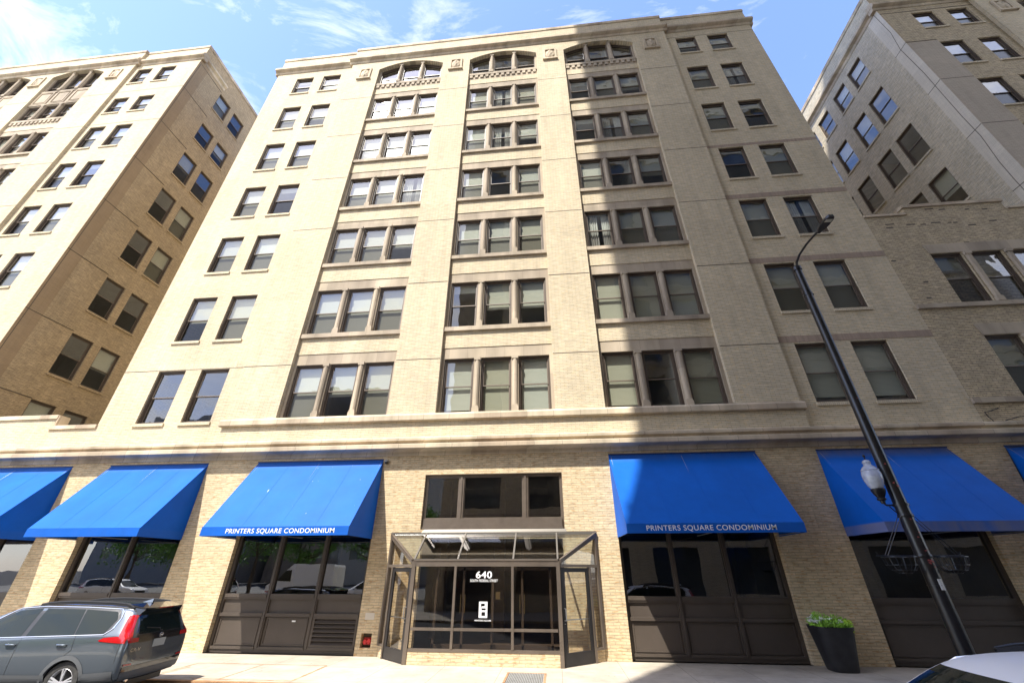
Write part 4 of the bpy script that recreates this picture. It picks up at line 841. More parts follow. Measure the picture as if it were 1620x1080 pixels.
# rust stained seams of the vault slabs
def rust_mat():
    m = bpy.data.materials.new('rust_stain'); m.use_nodes = True; t = m.node_tree; b = t.nodes['Principled BSDF']; b.inputs['Roughness'].default_value = 0.9
    g = N(t, 'ShaderNodeNewGeometry'); n = N(t, 'ShaderNodeTexNoise'); n.inputs['Scale'].default_value = 3.5; n.inputs['Detail'].default_value = 7; n.inputs['Roughness'].default_value = 0.7; t.links.new(g.outputs['Position'], n.inputs['Vector'])
    r = N(t, 'ShaderNodeValToRGB'); e = r.color_ramp.elements; e[0].position = 0.35; e[0].color = (0.24, 0.13, 0.07, 1); e[1].position = 0.62; e[1].color = (0.48, 0.36, 0.24, 1); e2 = r.color_ramp.elements.new(0.5); e2.color = (0.42, 0.22, 0.10, 1)
    t.links.new(n.outputs['Fac'], r.inputs['Fac']); t.links.new(r.outputs[0], b.inputs['Base Color']); return m
RM = rust_mat()
m = MB()
def seam(p, q, w):
    n = 24; rd = random.Random(int(p[0] * 7)); d = Vector((q[0] - p[0], q[1] - p[1], 0)); nn = Vector((-d.y, d.x, 0)).normalized(); vs = []
    for i in range(n + 1):
        c = Vector((p[0], p[1], 0.004)) + d * i / n; ww = w * rd.uniform(0.4, 1.3); vs += [tuple(c - nn * ww), tuple(c + nn * ww)]
    m.add(vs, [(2 * i, 2 * i + 2, 2 * i + 3, 2 * i + 1) for i in range(n)])
for p, q, w in (((-9.9, -1.38), (-6.25, -1.36), 0.018), ((-8.66, -3.12), (-6.2, -3.1), 0.025), ((-9.76, -1.88), (-9.78, -3.1), 0.02), ((-8.02, -1.42), (-8.0, -3.1), 0.018), ((-6.25, -1.36), (-6.2, -3.1), 0.03), ((-9.9, -1.38), (-9.88, -3.1), 0.025)): seam(p, q, w)
struct('pavement_seam', m, RM)
t = thing('sidewalk_grate', 'rectangular steel grate with rust stains set in the pavement before the entrance', 'grate', (-0.87, -2.4, 0))
m = MB(); m.ring(-1.33, -0.40, 0, 1, 0.05, 0, 1); m = MB()
m.box(-1.36, -1.31, -3.1, -1.72, 0.002, 0.012); m.box(-0.44, -0.39, -3.1, -1.72, 0.002, 0.012); m.box(-1.31, -0.44, -1.77, -1.72, 0.002, 0.012); m.box(-1.31, -0.44, -3.1, -3.05, 0.002, 0.012); part('rim', m, RST, t)
m = MB()
for k in range(22): xx = -1.29 + k * 0.0395; m.box(xx, xx + 0.022, -3.05, -1.77, 0.002, 0.010)
for k in range(11): yy = -3.0 + k * 0.118; m.box(-1.31, -0.44, yy, yy + 0.012, 0.0105, 0.012)
part('bars', m, mat('galvanised_grate', (0.42, 0.43, 0.42), 0.5, 0.5, 0.15, 5), t)
m = MB(); m.quad((-1.31, -3.05, 0.0015), (-0.44, -3.05, 0.0015), (-0.44, -1.77, 0.0015), (-1.31, -1.77, 0.0015)); part('pit_shade', m, JNT, t)  # flat dark sheet painting in the shaded hollow under the bars

# ================================================================= PLANTER
pl = thing('planter', 'tall tapered black planter with white flowers standing against the brick by the shaded awning', 'planter', (7.14, -0.62, 0))
m = MB(); n = 40
def sq(r, a, p=3.2): c, s = math.cos(a), math.sin(a); k = (abs(c) ** p + abs(s) ** p) ** (-1 / p); return r * k * c, r * k * s
prof = [(0.30, 0.0), (0.31, 0.01), (0.345, 0.20), (0.385, 0.45), (0.43, 0.72), (0.465, 0.90), (0.475, 0.93), (0.475, 0.95), (0.44, 0.95), (0.43, 0.85)]
vs = []; fs = []
for r_, h_ in prof:
    for k in range(n): x, y = sq(r_, 2 * math.pi * k / n); vs.append((7.14 + x, -0.62 + y, h_))
for i in range(len(prof) - 1):
    for k in range(n): fs.append((i * n + k, i * n + (k + 1) % n, (i + 1) * n + (k + 1) % n, (i + 1) * n + k))
m.add(vs, fs); part('pot', m, mat('black_planter', (0.02, 0.02, 0.022), 0.42, 0, 0.5, 2.5), pl, True)
m = MB(); m.lathe([(0.0, 0.88), (0.42, 0.88)], (7.14, -0.62, 0), 20); part('soil', m, mat('soil', (0.04, 0.025, 0.015), 0.95), pl)
LEAF = mat('planter_leaf', (0.34, 0.62, 0.08), 0.55, 0, 0.5, 8.0); PET = mat('white_petal', (0.8, 0.8, 0.74), 0.6)
lf, pe, sp2 = MB(), MB(), MB(); rd = random.Random(3)
def leaf(mb, c, d, l, w, rd):
    d = Vector(d).normalized(); s = d.cross(Vector((rd.uniform(-1, 1), rd.uniform(-1, 1), rd.uniform(-1, 1)))).normalized(); c = Vector(c); u = d.cross(s)
    mb.add([c, c + d * l * 0.5 + s * w + u * 0.15 * l, c + d * l, c + d * l * 0.5 - s * w + u * 0.15 * l], [(0, 1, 2, 3)])
for k in range(900):
    a = rd.uniform(0, 6.28); r_ = 0.44 * math.sqrt(rd.random()); lump = 0.6 + 0.4 * math.sin(a * 3 + 1) ; h_ = 0.92 + rd.random() * (0.24 - 0.22 * r_ ** 2 * 2) * lump
    leaf(lf, (7.14 + r_ * math.cos(a), -0.62 + r_ * math.sin(a), h_), (math.cos(a) * r_ + rd.uniform(-.5, .5), math.sin(a) * r_ + rd.uniform(-.5, .5), rd.uniform(0.1, 1)), rd.uniform(0.05, 0.12), rd.uniform(0.014, 0.03), rd)
for k in range(260):      # a looser yellow-green clump spilling over the right rim
    a = rd.uniform(-0.9, 0.5); r_ = rd.uniform(0.28, 0.52); c = (7.14 + r_ * math.cos(a), -0.62 + r_ * math.sin(a), 0.97 + rd.uniform(-0.16 if r_ > 0.47 else 0.0, 0.12)); leaf(sp2, c, (rd.uniform(0, 1), rd.uniform(-1, .2), rd.uniform(-.6, .8)), rd.uniform(.03, .06), rd.uniform(.012, .02), rd)
for k in range(26):        # stems standing above the rest
    a = rd.uniform(1.6, 4.8); r_ = rd.uniform(0.05, 0.34); x_, y_ = 7.10 + r_ * math.cos(a), -0.62 + r_ * math.sin(a); h_ = rd.uniform(1.10, 1.24)
    for q in range(9): leaf(lf, (x_ + rd.uniform(-.03, .03), y_ + rd.uniform(-.03, .03), h_ - q * .03), (rd.uniform(-1, 1), rd.uniform(-1, 1), rd.uniform(0, 1)), .06, .016, rd)
for k in range(130):
    a = rd.uniform(0.5, 5.9); r_ = 0.40 * math.sqrt(rd.random()); lump = 0.6 + 0.4 * math.sin(a * 3 + 1); h_ = 1.0 + 0.14 * lump * rd.random(); c = Vector((7.14 - 0.08 + r_ * math.cos(a), -0.62 + r_ * math.sin(a), h_ + 0.02))
    for q in range(5): leaf(pe, c, (math.cos(q * 1.26), math.sin(q * 1.26), 0.35), 0.045, 0.02, rd)
part('foliage', lf, LEAF, pl); part('foliage', sp2, mat('lime_leaf', (0.45, 0.65, 0.05), 0.55, 0, 0.3, 9), pl, label='yellow green leaves spilling over the right rim'); tag(part('flowers', pe, PET, pl), kind='stuff')

# ================================================================= LAMP POST
LX, LY = 8.31, -3.2
lp = thing('street_lamp', 'tall black street lamp post with curved top arm and small white sticker', 'street lamp', (LX, LY, 0))
m = MB(); m.tube([(LX, LY, 0), (LX, LY, 10.8)], [0.155, 0.105], 24); part('post', m, BLK, lp, True)
m = MB(); m.lathe([(0.26, 0.0), (0.26, 0.10), (0.22, 0.14), (0.20, 0.5), (0.165, 0.62)], (LX, LY, 0), 20); part('base', m, BLK, lp, True)
m = MB()
for z, r_, h_ in ((10.78, 0.13, 0.14), (9.78, 0.125, 0.10), (1.93, 0.155, 0.03)): m.lathe([(r_ - 0.02, 0), (r_, 0.01), (r_, h_ - 0.01), (r_ - 0.02, h_)], (LX, LY, z), 20)
m.lathe([(0.0, 0.22), (0.05, 0.2), (0.07, 0.16), (0.12, 0.14)], (LX, LY, 10.78), 20); m.tube([(LX + 0.1, LY, 9.83), (LX + 0.16, LY, 9.83)], 0.03, 8)
part_each('collar', m, BLK, lp, True)
m = MB(); m.tube([(LX, LY, 10.85), (LX - 0.0, LY - 0.10, 11.05), (LX, LY - 0.35, 11.16), (LX, LY - 0.8, 11.2), (LX, LY - 1.25, 11.16), (LX, LY - 1.45, 11.12)], [0.04, 0.038, 0.035, 0.032, 0.03, 0.03], 12); part('arm', m, BLK, lp, True)
m = MB()
hp = [(-1.40, 0.04), (-1.48, 0.055), (-1.58, 0.10), (-1.72, 0.13), (-1.93, 0.13), (-2.03, 0.11), (-2.08, 0.07)]
hv = [];
for yy, w_ in hp:
    for sx, zz in ((-1, 0), (-0.85, 0.06), (0.85, 0.06), (1, 0), (0.95, -0.02), (-0.95, -0.02)): hv.append((LX + sx * w_, LY + yy, 11.09 + zz))
hf = [tuple(range(6)), tuple(reversed(range(36, 42)))] + [(i * 6 + k, i * 6 + (k + 1) % 6, (i + 1) * 6 + (k + 1) % 6, (i + 1) * 6 + k) for i in range(6) for k in range(6)]
m.add(hv, hf); hd = part('lamp_head', m, BLK, lp, True)
m = MB(); m.box(LX - 0.09, LX + 0.09, LY - 1.98, LY - 1.87, 11.06, 11.069); part('lens', m, mat('lamp_lens', (0.6, 0.58, 0.45), 0.2), hd)
m = MB(); m.prism([(LX - 0.03, LY - 0.142, 1.86), (LX + 0.05, LY - 0.142, 1.86), (LX + 0.05, LY - 0.142, 2.07), (LX - 0.03, LY - 0.142, 2.07)], (0, 0, 0), (0, -0.012, 0)); part('sticker', m, mat('label_white', (0, 0, 0)), lp)
m = MB(); rd = random.Random(9)
for z, a, s_ in ((3.28, -1.7, .02), (3.0, -1.3, .02), (2.9, -1.75, .018), (2.62, -1.55, .022), (2.42, -1.5, .04), (2.40, -1.1, .03), (2.38, -1.72, .03), (4.55, -1.9, .02), (4.10, -1.8, .025), (4.02, -1.4, .03), (3.6, -2.0, .016), (2.30, -1.2, .02), (2.64, -1.2, .015), (6.3, -1.6, .015), (7.2, -1.7, .013)):
    r_ = 0.155 - 0.05 * z / 10.8 + 0.002; n = 8; vs = [(LX + r_ * math.cos(a), LY + r_ * math.sin(a), z)]
    for k in range(n): q = rd.uniform(0.5, 1.3) * s_; aa = a + q * 1.3 * math.cos(k * 6.283 / n) / r_; vs.append((LX + r_ * math.cos(aa), LY + r_ * math.sin(aa), z + q * 0.8 * math.sin(k * 6.283 / n)))
    m.add(vs, [(0, k + 1, (k + 1) % n + 1) for k in range(n)])
part('paint_chip', m, mat('old_red_paint', (0.45, 0.10, 0.09), 0.7), lp)
# acorn lantern on its bracket
AX = 7.94
m = MB(); m.tube([(LX - 0.1, LY, 3.62), (LX - 0.2, LY, 3.60), (AX + 0.05, LY, 3.60), (AX, LY, 3.66)], 0.02, 8); m.tube([(LX - 0.13, LY, 3.40), (LX - 0.2, LY, 3.48), (AX + 0.1, LY, 3.575)], 0.012, 8); m.lathe([(0.165, 0), (0.165, 0.05)], (LX, LY, 3.58), 20); br_ = part('lantern_bracket', m, BLK, lp, True)
m = MB(); m.lathe([(0.045, 3.64), (0.05, 3.70), (0.09, 3.72), (0.095, 3.75), (0.075, 3.77), (0.12, 3.86), (0.145, 3.93), (0.15, 3.97), (0.13, 3.985)], (AX, LY, 0), 24); part('lantern_cup', m, BLK, lp, True)
def globe_mat():
    m = bpy.data.materials.new('acorn_glass'); m.use_nodes = True; t = m.node_tree; t.nodes.clear(); o = N(t, 'ShaderNodeOutputMaterial'); x = N(t, 'ShaderNodeMixShader'); x.inputs[0].default_value = 0.52
    a = N(t, 'ShaderNodeBsdfTransparent'); a.inputs[0].default_value = (0.85, 0.88, 0.9, 1); b = N(t, 'ShaderNodeBsdfPrincipled'); b.inputs['Base Color'].default_value = (0.72, 0.75, 0.8, 1); b.inputs['Roughness'].default_value = 0.12; b.inputs['Transmission Weight'].default_value = 0.0; b.inputs['Coat Weight'].default_value = 1
    w = N(t, 'ShaderNodeTexNoise'); w.inputs['Scale'].default_value = 14; g = N(t, 'ShaderNodeNewGeometry'); t.links.new(g.outputs['Position'], w.inputs['Vector']); mr = N(t, 'ShaderNodeMapRange'); mr.inputs['To Min'].default_value = 0.35; mr.inputs['To Max'].default_value = 0.7; t.links.new(w.outputs['Fac'], mr.inputs['Value']); t.links.new(mr.outputs[0], x.inputs[0])
    t.links.new(a.outputs[0], x.inputs[1]); t.links.new(b.outputs[0], x.inputs[2]); t.links.new(x.outputs[0], o.inputs[0]); return m
m = MB(); m.lathe([(0.125, 3.98), (0.165, 4.06), (0.20, 4.18), (0.21, 4.28), (0.20, 4.36), (0.185, 4.40), (0.195, 4.42), (0.14, 4.50), (0.085, 4.54), (0.08, 4.58), (0.095, 4.61), (0.08, 4.65), (0.04, 4.68), (0.0, 4.685)], (AX, LY, 0), 28); part('acorn_globe', m, globe_mat(), lp, True)
m = MB(); m.lathe([(0.0, 4.0), (0.10, 4.0), (0.125, 4.1), (0.125, 4.28), (0.0, 4.30)], (AX, LY, 0), 20); part('diffuser', m, mat('diffuser_white', (0.78, 0.78, 0.76), 0.6), lp, True)
m = MB(); m.lathe([(0.0, 4.685), (0.012, 4.69), (0.012, 4.74), (0.028, 4.76), (0.03, 4.79), (0.0, 4.82)], (AX, LY, 0), 12); part('finial', m, BLK, lp, True)
# hanging basket brackets and the two wire baskets
m = MB(); m.tube([(LX - 1.0, LY, 2.52), (LX + 0.85, LY, 2.52)], 0.014, 8); m.tube([(LX - 0.95, LY, 2.52), (LX - 0.97, LY, 2.60)], 0.012, 6); m.tube([(LX + 0.78, LY, 2.52), (LX + 0.8, LY, 2.60)], 0.012, 6)
for dy in (-0.05, 0.05): m.tube([(LX - 0.14, LY + dy, 3.36), (LX - 0.78, LY + dy, 2.52)], 0.008, 6); m.tube([(LX + 0.14, LY + dy, 3.36), (LX + 0.74, LY + dy, 2.52)], 0.007, 6)
m.lathe([(0.15, 0), (0.155, 0.01), (0.155, 0.06), (0.15, 0.07)], (LX, LY, 3.33), 20); m.lathe([(0.155, 0), (0.16, 0.01), (0.16, 0.06), (0.155, 0.07)], (LX, LY, 2.48), 20); part('basket_bracket', m, BLK, lp, True)
LIN = mat('basket_liner', (0.03, 0.028, 0.024), 0.95, 0, 0.4, 9)
for xc, lab in ((LX - 0.52, 'empty dark wire hanging basket on the left of the lamp post'), (LX + 0.52, 'empty dark wire hanging basket on the right of the lamp post')):
    t = thing('hanging_basket', lab, 'basket', (xc, LY, 2.2), group='hanging baskets on the lamp post')
    pr = [(0.0, 2.175), (0.12, 2.18), (0.22, 2.24), (0.29, 2.34), (0.325, 2.50)]
    m = MB(); m.lathe([(r_ * 0.96, z) for r_, z in pr[:3]], (xc, LY, 0), 24); part('liner', m, LIN, t, True)
    m = MB()
    for k in range(16): a = k * math.pi / 8; m.tube([(xc + r_ * math.cos(a), LY + r_ * math.sin(a), z) for r_, z in pr[1:]], 0.006, 5)
    for r_, z in pr[1:]: m.tube([(xc + r_ * math.cos(q * math.pi / 12), LY + r_ * math.sin(q * math.pi / 12), z) for q in range(25)], 0.009 if z > 2.45 else 0.006, 5)
    part('wire_frame', m, BLK, t)
# cables on the linking building
for pts, lab in (([(ax(15.0, S), S - 0.02, 7.05), (14.9, 0.15, 6.95), (14.66, 0.13, 6.9), (14.66, 0.1, 6.75), (14.75, 0.08, 6.53)], 'short black cable hanging on the brick beside the shaded ledge'),
                 ([(14.9, -0.1, 6.53), (15.2, -0.25, 6.6), (15.7, -0.33, 6.62), (15.9, -0.33, 6.5), (16.0, -0.40, 6.2), (16.1, -0.38, 6.02), (16.05, -0.05, 5.8), (14.5, -0.02, 5.66), (14.46, -0.02, 4.7), (14.44, -0.02, 3.6)], 'black cable drooping over the stone cornice above the rightmost awning')):
    m = MB(); m.tube(pts, 0.014, 6); tag(part('cable', m, BLK, None, True), lab, 'cable')
# ================================================================= CARS
def interp(tab, x, c):
    if x <= tab[0][0]: return tab[0][c]
    for p, q in zip(tab, tab[1:]):
        if x <= q[0]: u = (x - p[0]) / (q[0] - p[0]); return p[c] + (q[c] - p[c]) * u
    return tab[-1][c]
# lx, z bottom, z belt, w mid, w belt, z roof, w roof
SUVT = [(-1.10, .44, .62, .62, .60, .70, .50), (-1.07, .38, .80, .80, .78, .86, .62), (-1.05, .35, 1.0, .87, .84, 1.05, .66), (-1.02, .33, 1.08, .90, .86, 1.16, .66), (-.93, .31, 1.12, .915, .87, 1.36, .66), (-.86, .30, 1.13, .925, .885, 1.49, .655), (-.78, .29, 1.14, .93, .89, 1.58, .65), (-.60, .28, 1.14, .932, .895, 1.625, .645), (-.2, .27, 1.13, .935, .90, 1.655, .64), (.5, .27, 1.10, .935, .90, 1.675, .64), (1.2, .27, 1.07, .93, .90, 1.675, .64), (1.75, .27, 1.05, .93, .895, 1.64, .63), (2.05, .27, 1.04, .93, .89, 1.53, .64), (2.4, .27, 1.03, .93, .885, 1.34, .68), (2.72, .27, 1.02, .93, .88, 1.14, .76), (2.95, .28, 1.0, .925, .87, 1.06, .80), (3.3, .29, .97, .915, .85, 1.02, .78), (3.55, .31, .92, .88, .82, .96, .72), (3.66, .34, .84, .82, .76, .88, .66), (3.72, .42, .66, .68, .64, .72, .52)]
def car_body(paint):
    st = SUVT; rings = []
    for lx, zb, zbe, wm, wb, zr, wr in st:
        hz = (zb + zbe) / 2
        half = [(wm * 0.90, zb), (wm * 0.985, zb + (hz - zb) * 0.35), (wm, hz + 0.02), (wm * 0.995, zbe - 0.16), (wb, zbe), (wb - (wb - wr) * 0.08, zbe + (zr - zbe) * 0.06), (wr + 0.015, zr - (zr - zbe) * 0.12), (wr - 0.06, zr - 0.012), (wr * 0.5, zr + 0.006), (0, zr + 0.012)]
        rings.append([(lx, w, z) for w, z in half] + [(lx, -w, z) for w, z in reversed(half[:-1])])
    n = len(rings[0]); m = MB(); vs = [p for r_ in rings for p in r_]
    fs = [(i * n + k, (i + 1) * n + k, (i + 1) * n + (k + 1) % n, i * n + (k + 1) % n) for i in range(len(rings) - 1) for k in range(n)]
    fs += [tuple(range(n)), tuple(reversed(range((len(rings) - 1) * n, len(rings) * n)))]
    m.add(vs, fs); me = m.mesh('body', paint, smooth=True)
    o = link('b', me); s = o.modifiers.new('s', 'SUBSURF'); s.levels = 2; s.render_levels = 2
    cut = MB()
    for wx in (0, 2.70): cut.lathe([(0, -1.3), (0.405, -1.3), (0.405, 1.3), (0, 1.3)], (wx, 0, 0.36), 32, axis='y')
    cm = cut.mesh('c', paint); c = link('c', cm)
    bpy.context.view_layer.update()
    whole = bpy.data.meshes.new_from_object(o.evaluated_get(bpy.context.evaluated_depsgraph_get()))
    bm = bmesh.new(); bm.from_mesh(cm); bmesh.ops.remove_doubles(bm, verts=bm.verts, dist=1e-4); bmesh.ops.recalc_face_normals(bm, faces=bm.faces); bm.to_mesh(cm); bm.free()
    b = o.modifiers.new('b', 'BOOLEAN'); b.operation = 'DIFFERENCE'; b.object = c; b.solver = 'EXACT'
    res = bpy.data.meshes.new_from_object(o.evaluated_get(bpy.context.evaluated_depsgraph_get()))
    bpy.data.objects.remove(o); bpy.data.objects.remove(c); res.name = 'body'; res.materials.clear(); res.materials.append(paint)
    res.polygons.foreach_set('use_smooth', [True] * len(res.polygons)); sharp(res, 40)
    bm = bmesh.new(); bm.from_mesh(whole); tree = BVHTree.FromBMesh(bm); bm.free(); bpy.data.meshes.remove(whole)
    return res, tree
def cast(tree, kind, a, b, off, sg=1):
    """project a 2D point onto the body: side (lx,z), rear (y,z), front (y,z), top (lx,y)"""
    if kind == 'side': o, d = Vector((a, sg * 2, b)), Vector((0, -sg, 0))
    elif kind == 'rear': o, d = Vector((-3, a, b)), Vector((1, 0, 0))
    elif kind == 'front': o, d = Vector((6, a, b)), Vector((-1, 0, 0))
    else: o, d = Vector((a, b, 3)), Vector((0, 0, -1))
    h, nr, i, dist = tree.ray_cast(o, d)
    if h is None: return None
    if nr.dot(d) > 0: nr = -nr
    return h + nr * off
def patch(mb, tree, kind, lo, hi, off=0.006, n=14, mrow=5, sg=1, mi=0):
    """surface patch between a lower and an upper polyline"""
    def at(pl, t):
        L = [0]
        for p, q in zip(pl, pl[1:]): L.append(L[-1] + math.dist(p, q))
        s = t * L[-1]
        for i in range(len(pl) - 1):
            if s <= L[i + 1] + 1e-9: u = (s - L[i]) / max(1e-9, L[i + 1] - L[i]); return (pl[i][0] + (pl[i + 1][0] - pl[i][0]) * u, pl[i][1] + (pl[i + 1][1] - pl[i][1]) * u)
        return pl[-1]
    g = {}
    for i in range(n + 1):
        p, q = at(lo, i / n), at(hi, i / n)
        for j in range(mrow + 1):
            u = j / mrow; g[i, j] = cast(tree, kind, p[0] + (q[0] - p[0]) * u, p[1] + (q[1] - p[1]) * u, off, sg)
    for i in range(n):
        for j in range(mrow):
            c = [g[i, j], g[i + 1, j], g[i + 1, j + 1], g[i, j + 1]]
            if all(x is not None for x in c): mb.quad(*c, mi)
def line3(tree, kind, pts, off, sg=1, sub=6):
    out = []
    for p, q in zip(pts, pts[1:]):
        for k in range(sub): u = k / sub; c = cast(tree, kind, p[0] + (q[0] - p[0]) * u, p[1] + (q[1] - p[1]) * u, off, sg); out += [c] if c is not None else []
    c = cast(tree, kind, pts[-1][0], pts[-1][1], off, sg); return out + ([c] if c is not None else [])
CG = mat('car_glass', (0.012, 0.018, 0.016), 0.03, 0.0, coat=0.0, spec=0.32)
CB = mat('car_black_trim', (0.02, 0.02, 0.022), 0.35, 0.0); CBG = mat('car_gloss_black', (0.012, 0.012, 0.014), 0.08, coat=1.0)
CHR = mat('chrome', (0.75, 0.76, 0.78), 0.12, 1.0); TYR = mat('tyre_rubber', (0.05, 0.048, 0.045), 0.85, 0, 0.3, 20); RIM = mat('alloy', (0.55, 0.55, 0.57), 0.35, 0.3); CLD = mat('grey_cladding', (0.10, 0.105, 0.11), 0.5)
LRD = mat('red_lens', (0.42, 0.004, 0.008), 0.08, coat=1.0); PLT = mat('blank_plate', (0.36, 0.38, 0.36), 0.5)
def car(loc, rz, paint, label, group=None, detail=True, badge=None, name='parked_car'):
    """local axes: +x forward, origin at the rear axle on the ground; rz turns it"""
    t = thing(name, label, 'car', loc, rz, group)
    me, tree = car_body(paint); body = link('body', me, t)
    def P(nm, mb, mt, parent=None, smooth=True):
        ms = mb.mesh(nm, mt, smooth=smooth)
        if smooth: sharp(ms)
        return link(nm, ms, parent or t)
    for sg in (1, -1):
        m = MB()
        patch(m, tree, 'side', [(-.50, 1.17), (.02, 1.15), (.10, 1.15)], [(-.56, 1.40), (-.30, 1.54), (.27, 1.565)][0:1] + [(-.46, 1.53), (.26, 1.57)], sg=sg); P('window', m, CG)
        m = MB(); patch(m, tree, 'side', [(.12, 1.145), (1.12, 1.12)], [(.29, 1.572), (1.14, 1.585)], sg=sg); P('window', m, CG)
        m = MB(); patch(m, tree, 'side', [(1.22, 1.115), (2.45, 1.08)], [(1.24, 1.585), (1.72, 1.55), (2.46, 1.10)], sg=sg); P('window', m, CG)
        m = MB(); patch(m, tree, 'side', [(-.54, 1.155), (2.5, 1.07)], [(-.60, 1.42), (-.49, 1.565), (.27, 1.597), (1.2, 1.61), (1.76, 1.575), (2.5, 1.085)], off=0.003, n=40, sg=sg); P('window_surround', m, CB)
        m = MB(); l = line3(tree, 'side', [(2.5, 1.07), (1.2, 1.105), (.1, 1.135), (-.50, 1.150), (-.61, 1.24), (-.625, 1.42), (-.58, 1.53), (-.50, 1.575), (.27, 1.607), (1.2, 1.62), (1.76, 1.585), (2.35, 1.2)], 0.006, sg); m.tube(l, 0.010, 6); P('chrome_trim', m, CHR)
        for seam_ in ([(1.17, 1.10), (1.16, .85), (1.15, .40)], [(.06, 1.13), (.02, .98), (.0, .90), (.30, .62), (.36, .42)], [(2.25, 1.06), (2.28, .7), (2.22, .40)], [(-.93, 1.08), (-.95, .70)]):
            m = MB(); m.tube(line3(tree, 'side', seam_, -0.002, sg), 0.006, 5); P('door_seam', m, CB)
        m = MB(); patch(m, tree, 'side', [(.30, .36), (2.30, .36)], [(.34, .50), (2.26, .50)], off=0.012, sg=sg); P('sill_cladding', m, CLD); m = MB(); patch(m, tree, 'side', [(-1.0, .40), (-.42, .36)], [(-.98, .56), (-.42, .52)], off=0.012, sg=sg); P('sill_cladding', m, CLD)
        for wx in (0, 2.70):
            m = MB(); n = 20; a0, a1 = R(-12), R(192); prev = None
            for k in range(n + 1):
                a = a0 + (a1 - a0) * k / n; ri, ro = 0.385, 0.455; pi = cast(tree, 'side', wx + ri * math.cos(a), .36 + ri * math.sin(a), 0.014, sg); po = cast(tree, 'side', wx + ro * math.cos(a), .36 + ro * math.sin(a), 0.008, sg)
                if pi is not None and po is not None:
                    cur = (Vector((pi.x, sg * max(abs(pi.y), .90), pi.z)), po)
                    if prev: m.quad(prev[0], prev[1], cur[1], cur[0]); m.quad(prev[0], cur[0], cur[0] - Vector((0, sg * .06, 0)), prev[0] - Vector((0, sg * .06, 0)))
                    prev = cur
            P('arch_cladding', m, CLD)
            w = link('wheel', None, t) if False else None
            ty = MB(); yo = sg * .90; yi = sg * .68; ys = [yo, yi]
            ty.lathe([(0.24, yi), (0.35, yi), (0.36, yi + sg * .04), (0.36, yo - sg * .035), (0.345, yo - sg * .005), (0.30, yo), (0.245, yo - sg * .01), (0.24, yo - sg * .05)], (wx, 0, .36), 40, axis='y')
            wh = P('wheel', ty, TYR)
            rm = MB(); rm.lathe([(0.245, yo - sg * .02), (0.235, yo - sg * .012), (0.225, yo - sg * .03), (0.222, yo - sg * .12)], (wx, 0, .36), 40, axis='y'); rm.lathe([(0.05, yo - sg * .05), (0.045, yo - sg * .025), (0, yo - sg * .022)], (wx, 0, .36), 16, axis='y')
            for k in range(5):
                for da in (-0.13, 0.13): a = k * 2 * math.pi / 5 + 0.3; rm.bar((wx + 0.04 * math.cos(a), yo - sg * .035, .36 + 0.04 * math.sin(a)), (wx + 0.232 * math.cos(a + da), yo - sg * .022, .36 + 0.232 * math.sin(a + da)), 0.022, 0.026)
            P('rim', rm, RIM, wh, False)
            dk = MB(); dk.lathe([(0.0, yo - sg * .10), (0.222, yo - sg * .10)], (wx, 0, .36), 30, axis='y'); P('brake_disc', dk, CB, wh, False)
        for hx in (.24, 1.30):
            m = MB(); c = cast(tree, 'side', hx, .985, 0.0, sg); m.prism([c + Vector((dx, sg * dy, dz)) for dx, dy, dz in ((-.11, .012, -.012), (-.09, .035, -.018), (.09, .035, -.018), (.11, .012, -.008), (.10, .03, .014), (-.10, .03, .010))], (0, 0, 0), (0, sg * .004, .006)); m.tube([c + Vector((-.10, sg * .01, 0)), c + Vector((-.07, sg * .035, 0)), c + Vector((.07, sg * .035, .002)), c + Vector((.10, sg * .01, .002))], 0.016, 8); P('door_handle', m, paint)
        m = MB(); patch(m, tree, 'side', [(-1.0, 1.0), (-.50, 1.04), (-.46, 1.055)], [(-1.0, 1.09), (-.80, 1.12), (-.55, 1.10)], off=0.010, sg=sg)
        patch(m, tree, 'side', [(-1.02, 1.08), (-.84, 1.11)], [(-.86, 1.47), (-.74, 1.47)], off=0.010, n=6, mrow=10, sg=sg)
        patch(m, tree, 'rear', [(sg * .60, 1.0), (sg * .84, 1.0)], [(sg * .60, 1.07), (sg * .86, 1.09)], off=0.010, n=8); patch(m, tree, 'rear', [(sg * .76, 1.09), (sg * .85, 1.09)], [(sg * .645, 1.46), (sg * .665, 1.46)], off=0.010, n=5, mrow=10); P('tail_light', m, LRD)
        m = MB(); l = [(-.70, .585, 1.60), (-.55, .60, 1.668), (-.2, .605, 1.695), (.6, .61, 1.715), (.95, .605, 1.705), (1.2, .60, 1.69), (1.38, .59, 1.668)]; m.tube([(x, sg * y, z) for x, y, z in l], [0.012, .018, .02, .02, .02, .018, .010], 8)
        for p, q in zip(l, l[1:]): m.add([(x, sg * (y + dy), z - dz) for x, y, z in (p, q) for dy, dz in ((-.014, 0), (-.014, .05), (.014, .05), (.014, 0))], [(0, 1, 5, 4), (1, 2, 6, 5), (2, 3, 7, 6), (3, 0, 4, 7)])
        P('roof_rail', m, CB)
        m = MB(); m.prism([(2.2, sg * .88, 1.03), (2.3, sg * .88, 1.03), (2.30, sg * 1.05, 1.05), (2.14, sg * 1.05, 1.05)], (0, 0, 0), (-.02, 0, .12)); P('mirror', m, paint, None, False)
        m = MB(); patch(m, tree, 'front', [(sg * .45, .86), (sg * .80, .86)], [(sg * .45, .93), (sg * .78, .95)], off=0.01); P('headlight', m, mat('headlight_lens', (0.6, 0.62, 0.65), 0.1, 0.3, coat=1.0))
    m = MB(); patch(m, tree, 'rear', [(-.60, 1.13), (.60, 1.13)], [(-.56, 1.50), (.56, 1.50)], off=0.006, n=20, mrow=8); P('rear_window', m, CG)
